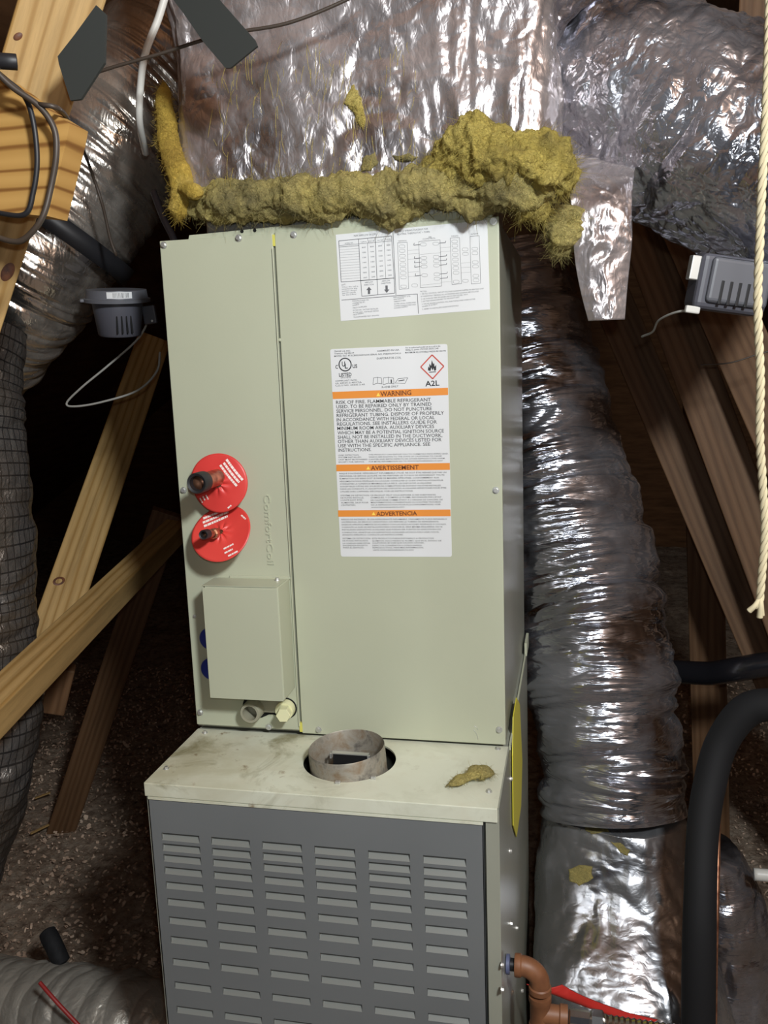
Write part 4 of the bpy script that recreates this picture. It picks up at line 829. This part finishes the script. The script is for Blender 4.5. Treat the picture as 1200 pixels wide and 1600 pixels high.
# ================================================================== SMALL THINGS
# damper motors
def left_motor():
    p = at(185, 492, .20); g = empty('damper_motor', p); tag(g, 'grey round damper motor with barcode sticker under the left duct', 'damper motor')
    up = Vector((.07, -.12, 1)).normalized(); MM_ = axis_matrix((0, 0, 0), up)
    lathe('motor_body', [(.0005, -.038), (.036, -.038), (.039, -.035), (.046, .022), (.046, .026)], M['grey_plastic'], g, 48, MM_)
    lathe('motor_flange', [(.046, .024), (.060, .024), (.0605, .030), (.056, .031), (.054, .046), (.0005, .046)], M['grey_plastic_light'], g, 48, MM_)
    bm = bmesh.new(); bm_box(bm, -.066, -.05, -.012, .012, .024, .030, .002); o = from_bm('mount_tab', bm, M['grey_plastic_light'], g); o.matrix_local = MM_
    f = Vector(CAM)-p
    for i in range(4):
        a_ = -PI/2+.05+(i-.8)*.20; d = Vector((math.cos(a_), math.sin(a_), 0)); bm = bmesh.new(); bm_box(bm, -.0014, .0014, -.002, .002, -.030, .006, .0006); o = from_bm('vent_slot', bm, M['black_gap'], g)
        o.matrix_local = MM_ @ Matrix.Translation((d.x*.0415, d.y*.0415, 0)) @ Matrix.Rotation(a_+PI/2, 4, 'Z') @ Matrix.Rotation(-.12, 4, 'X')
    aa = np.linspace(-PI/2-.35, -PI/2+.45, 10); V_ = [MM_ @ Vector((.0566*math.cos(t), .0566*math.sin(t), z)) for z in (.033, .0445) for t in aa]
    st = add('barcode_sticker', V_, [(i, i+1, i+11, i+10) for i in range(9)], M['label_paper'], g)
    ib = []; rnd = random.Random(5); t = -PI/2-.15
    while t < -PI/2+.36: ib.append((t, t+.012)); t += .02+rnd.random()*.03
    V_ = []; F_ = []
    for t0_, t1_ in ib:
        b = len(V_); V_ += [MM_ @ Vector((.0569*math.cos(t), .0569*math.sin(t), z)) for t, z in ((t0_, .0345), (t1_, .0345), (t1_, .043), (t0_, .043))]; F_.append((b, b+1, b+2, b+3))
    add('barcode', V_, F_, M['ink'], st)
left_motor()
p = at(234, 492, .24); g = empty('junction_cover', p); tag(g, 'small dim grey plate beside the left damper motor', 'junction plate')
bm = bmesh.new(); bm_box(bm, -.012, .012, -.006, .006, -.017, .017, .002); o = from_bm('plate', bm, M['grey_plastic'], g); o.rotation_euler = (0, -.1, .2); screw((.004, -.0065, -.012), (0, -1, 0), o, .4)
def right_motor():
    p = at(1138, 445, .10); g = empty('damper_motor', p); tag(g, 'grey square damper motor with four slots near the rope', 'damper motor')
    bm = bmesh.new(); bm_box(bm, -.066, .075, -.02, .045, -.052, .052, .012, 3); b = from_bm('motor_body', bm, M['grey_plastic'], g)
    bm = bmesh.new(); bm_box(bm, -.048, .07, -.030, -.018, -.038, .046, .008, 3); from_bm('motor_cover', bm, M['grey_plastic_light'], g)
    for i in range(4):
        bm = bmesh.new(); bm_box(bm, -.026+i*.017, -.020+i*.017, -.0312, -.029, -.040, .004, .001); from_bm('vent_slot', bm, M['dark_metal'], g)
    bm = bmesh.new(); bm_box(bm, -.082, -.064, -.01, .01, .0, .045, .002); from_bm('side_bracket', bm, M['galvanized'], g)
    bm = bmesh.new(); bm_box(bm, -.078, -.05, -.016, -.004, -.062, -.048, .003); from_bm('cable_clamp', bm, M['white_plastic'], g)
    g.rotation_euler = (.05, .16, .25); g.scale = (.78, .78, .78)
right_motor()
def cable(name, label, pts, r, m, n=90, cat='cable'):
    o = tube(name, pts, r, M[m], None, n, 8); tag(o, label, cat); return o
cable('thin_wire', 'pale thin wire drooping from the right damper motor', [at(1092, 487, .09), at(1060, 487, .10), at(1030, 500, .14), at(1020, 518, .18), at(1003, 526, .22)], .0018, 'grey_cable')
cable('thin_wire', 'dark thin wire crossing a rafter at the right edge', [at(1095, 570, .6), at(1140, 567, .6), at(1180, 555, .6), at(1215, 545, .6)], .0015, 'brown_cable')
cable('thin_wire', 'grey wire looped below the left damper motor', [at(235, 495, .30), at(215, 530, .30), at(168, 572, .28), at(128, 605, .27), at(104, 630, .27), at(118, 635, .27), at(160, 628, .28), at(215, 610, .3), at(245, 580, .32), at(250, 550, .33)], .0022, 'grey_cable', 120)
cable('white_cable', 'white cable hanging in the dark gap left of the plenum', [at(265, -30, .0), at(248, 28, .0), at(228, 80, .0), at(220, 130, .01), at(218, 190, .03), at(228, 240, .1)], .0058, 'white_plastic')
cable('grey_conduit', 'grey conduit dropping to the cabinet top behind the fiberglass', [at(240, 300, .12), at(255, 340, .10), at(272, 375, .09), at(285, 420, .09)], .006, 'grey_plastic')
cable('support_wire', 'dark wire stretched across the foil near the top', [at(60, 150, -.12), at(155, 112, -.11), at(250, 84, -.10), at(345, 55, -.09), at(450, 36, -.08), at(545, -2, -.07), at(570, -20, -.07)], .0026, 'brown_cable')
cable('black_cable', 'black cable looped over the front of the plank end', [at(-20, 100, -.43), at(10, 125, -.425), at(38, 150, -.415), at(52, 190, -.415), at(58, 250, -.415), at(52, 300, -.415), at(38, 335, -.415), at(-10, 332, -.415)], .003, 'black_rubber')
cable('brown_cable', 'brown cable looping round the right end of the plank', [at(-20, 98, -.44), at(18, 135, -.43), at(60, 165, -.42), at(84, 200, -.415), at(88, 240, -.415), at(80, 290, -.415), at(66, 340, -.42), at(40, 372, -.42), at(18, 377, -.42), at(-20, 365, -.42)], .0034, 'brown_cable', 120)
cable('thin_wire', 'thin dark wire trailing from the plank down the silver duct', [at(60, 163, -.42), at(92, 170, -.41), at(113, 198, -.28), at(124, 222, -.1), at(140, 260, .08), at(160, 320, .12), at(172, 372, .14), at(182, 400, .15)], .0028, 'brown_cable')
cable('black_plug', 'stubby black cable end at the left edge above the plank', [at(-20, 94, -.44), at(12, 96, -.435), at(26, 97, -.43)], .0085, 'black_rubber', 20)
def slab(name, label, poly, Y, th, m, cat, lean=0):
    pts = [at(px, py, Y) for px, py in poly]; o = prism(name, [(p.x, p.z) for p in pts], Y, Y+th, M[m]); tag(o, label, cat); return o
slab('hanger_strap', 'wide dark strap end hanging in front of the foil at top', [(225, -60), (300, -60), (345, 2), (398, 62), (402, 72), (360, 106), (352, 106), (318, 66), (286, 20)], -.16, .004, 'dark_strap', 'strap')
slab('hanger_strap', 'dark pointed strap end hanging beside the left chord', [(150, 8), (165, 22), (163, 98), (126, 155), (110, 157), (92, 100), (90, 88), (118, 52)], -.37, .004, 'dark_strap', 'strap')
# rope: three twisted strands with frayed ends
rp_ = [at(1212, -420, -.62), at(1206, -200, -.62), at(1203, -60, -.62), at(1201, 60, -.62), at(1196, 190, -.62), at(1190, 300, -.62), at(1187, 380, -.62), at(1184, 480, -.62), at(1188, 590, -.62), at(1187, 680, -.62), at(1192, 760, -.62), at(1195, 830, -.62), at(1190, 900, -.62), at(1187, 938, -.62)]
g = empty('rope', rp_[-1]); tag(g, 'cream twisted rope hanging at the right edge with a frayed end', 'rope')
C = spline(rp_, 900); T, N, B = frames(C); s = np.linspace(0, 1, 900)*150
for k in range(3):
    off = 2*PI*k/3; Ck = C+.0016*(np.cos(s+off)[:, None]*N+np.sin(s+off)[:, None]*B)
    Tk, Nk, Bk = frames(Ck); a = np.arange(7)*2*PI/7; P_ = Ck[:, None]+.0018*(np.cos(a)[None, :, None]*Nk[:, None]+np.sin(a)[None, :, None]*Bk[:, None])
    o = link('strand', grid_mesh('strand', P_, True, cap=True), M['rope_strand'], g); o.matrix_parent_inverse = Matrix.Translation(rp_[-1]).inverted()
for (e, r_) in (((1170, 955), .0021), ((1187, 965), .0022), ((1181, 950), .0013), ((1192, 962), .0012)):
    o = tube('frayed_end', [at(1188, 934, -.62), at((1188+e[0])/2+1, 946, -.623), at(*e, -.622)], [.0022, r_, r_*1.15], M['rope_strand'], g, 20, 8); o.matrix_parent_inverse = Matrix.Translation(rp_[-1]).inverted()
# black pipes at right
o = tube('insulated_pipe', [at(1040, 1048, .82), at(1066, 1050, .80), at(1110, 1052, .76), at(1150, 1046, .72), at(1200, 1038, .70), at(1290, 1030, .68)], .028, M['black_gloss'], None, 60, 28); tag(o, 'glossy black insulated pipe running off the right edge', 'pipe')
o = tube('insulated_pipe', [at(1330, 1090, .30), at(1230, 1100, .32), at(1170, 1108, .34), at(1128, 1160, .34), at(1108, 1230, .31), at(1098, 1300, .26), at(1094, 1400, .20), at(1092, 1500, .17), at(1090, 1700, .15)], [.03, .030, .031, .030, .030, .029, .029, .030, .030], M['black_foam'], None, 140, 32); tag(o, 'black foam-insulated line bending down in front of the lower right foil', 'pipe')
o = tube('copper_line', [at(1122, 1275, .33), at(1121, 1350, .27), at(1119, 1440, .22), at(1117, 1520, .2), at(1116, 1640, .19)], .005, M['copper'], None, 60, 12); tag(o, 'thin copper line running beside the black foam-insulated line', 'pipe')
o = tube('drain_pipe', [at(1178, 1366, .5), at(1215, 1369, .5), at(1290, 1374, .5)], .013, M['white_plastic'], None, 20, 20); tag(o, 'short white plastic pipe at the right edge', 'pipe')
# gas pipe: elbow, union, tee, connector
gp0 = atx(790, 1506, SIDE); gY = gp0.y; gZ = gp0.z
g = empty('gas_pipe', (SIDE, gY, gZ)); tag(g, 'brown gas pipe elbow and tee leaving the furnace side', 'gas pipe')
def KG(o): o.parent = g; o.matrix_parent_inverse = Matrix.Translation((SIDE, gY, gZ)).inverted(); return o
bw = atx(840, 1560, SIDE+.055)
ex = SIDE+.052
KG(tube('nipple', [(SIDE-.002, gY, gZ), (SIDE+.024, gY, gZ)], .0095, M['dark_metal'], None, 6, 24)); KG(lathe('wall_grommet', [(.0095, 0), (.0145, .001), (.0145, .006), (.0095, .007)], M['grommet'], None, 28, axis_matrix((SIDE+.0002, gY, gZ), (1, 0, 0)), cap=False))
KG(lathe('elbow_collar', [(.0095, .0), (.0165, .0), (.0172, .002), (.0172, .009), (.015, .011)], M['primer_pipe'], None, 32, axis_matrix((SIDE+.014, gY, gZ), (1, 0, 0))))
th_ = np.linspace(0, PI/2, 9); KG(tube('elbow', [(SIDE+.020, gY, gZ)]+[(ex-.028+.028*math.sin(t), gY, gZ-.028*(1-math.cos(t))) for t in th_]+[(ex, gY, gZ-.036)], .0152, M['primer_pipe'], None, 40, 32))
KG(lathe('elbow_collar', [(.015, 0), (.0172, .002), (.0172, .010), (.013, .011)], M['primer_pipe'], None, 32, axis_matrix((ex, gY, gZ-.030), (0, 0, -1))))
KG(lathe('close_nipple', [(.0105, 0), (.0105, .012)], M['dark_metal'], None, 24, axis_matrix((ex, gY, gZ-.040), (0, 0, -1))))
KG(lathe('tee', [(.012, 0), (.0172, .001), (.0172, .010), (.0155, .013), (.0155, .048), (.0172, .050), (.0172, .060), (.012, .061)], M['primer_pipe'], None, 32, axis_matrix((ex, gY, gZ-.046), (0, 0, -1))))
tz = gZ-.078
KG(lathe('tee_branch', [(.0150, 0), (.0150, .028), (.0172, .030), (.0172, .041), (.010, .042)], M['primer_pipe'], None, 32, axis_matrix((ex, gY, tz), (1, .03, -.05))))
KG(lathe('drip_nipple', [(.0105, 0), (.0105, .10), (.0001, .10)], M['dark_metal'], None, 24, axis_matrix((ex, gY, gZ-.106), (0, 0, -1))))
gd = Vector((1, .03, -.05)).normalized(); b0 = Vector((ex, gY, tz))
g2 = empty('gas_connector', b0+gd*.043); tag(g2, 'silver corrugated gas connector with hex nuts screwed to the brown tee', 'gas connector')
def KG2(o): o.parent = g2; o.matrix_parent_inverse = Matrix.Translation(b0+gd*.043).inverted(); return o
KG2(lathe('adapter', [(.0102, 0), (.0125, .002), (.0125, .030), (.0102, .032)], M['chrome'], None, 8, axis_matrix(b0+gd*.043, gd)))
KG2(lathe('hex_nut', [(.012, 0), (.0160, .002), (.0160, .018), (.012, .021)], M['chrome'], None, 6, axis_matrix(b0+gd*.075, gd)))
KG2(lathe('corrugated_hose', [(.0095+.0022*(i % 2), .0042*i) for i in range(60)], M['chrome'], None, 24, axis_matrix(b0+gd*.094, gd)))
# red strap bits behind the gas pipe
o = strip('red_strap', [(850, 1545, .02), (880, 1558, .03), (915, 1572, .05), (960, 1588, .07), (1010, 1600, .09)], [.03, .022, .02, .02, .02], .002, M['red_strap'], 61, .001); tag(o, 'red plastic strap lying behind the brown gas pipe', 'strap')
# scrap of fiberglass on the furnace top
sp = [atz(698, 1228, .004), atz(716, 1219, .009), atz(734, 1212, .010), atz(750, 1204, .013), atz(772, 1210, .010)]
o = lump_roll('fiberglass_scrap', sp, [.004, .011, .008, .016, .008], M['fiberglass_dirty'], None, 91, 160, 60, .034, .5); fuzz(o, M['fiberglass_dirty'], 500, 8, .007); tag(o, 'small torn scrap of yellow fiberglass lying on the furnace top', 'fiberglass scrap')
# lower left: black foam lump and red cable on the floor duct
o = lump_roll('foam_piece', [at(72, 1452, .30), at(86, 1480, .28), at(98, 1508, .27)], [.018, .021, .019], M['black_foam'], None, 95, 90, 40, .006); tag(o, 'dark green-black foam piece on the bottom-left floor duct', 'foam piece')
cable('red_cable', 'red cable lying across the bottom-left floor duct', [at(62, 1535, .10), at(80, 1556, .09), at(100, 1578, .085), at(140, 1620, .08)], .0042, 'red_cable')
for i, (a_, b_, lab) in enumerate((((55, 1252), (80, 1247), 'upper pale wood splinter on the brown insulation'), ((48, 1308), (78, 1298), 'lower pale wood splinter on the brown insulation'))):
    p, q_ = atz(*a_, FLOOR+.0), atz(*b_, FLOOR+.0); z_ = FLOOR+.012; o = beam('wood_splinter', (p.x, p.y, z_), (q_.x, q_.y, z_+.01), .012, .004, M['pine'], (p.x, p.y, 3)); tag(o, lab, 'splinter')
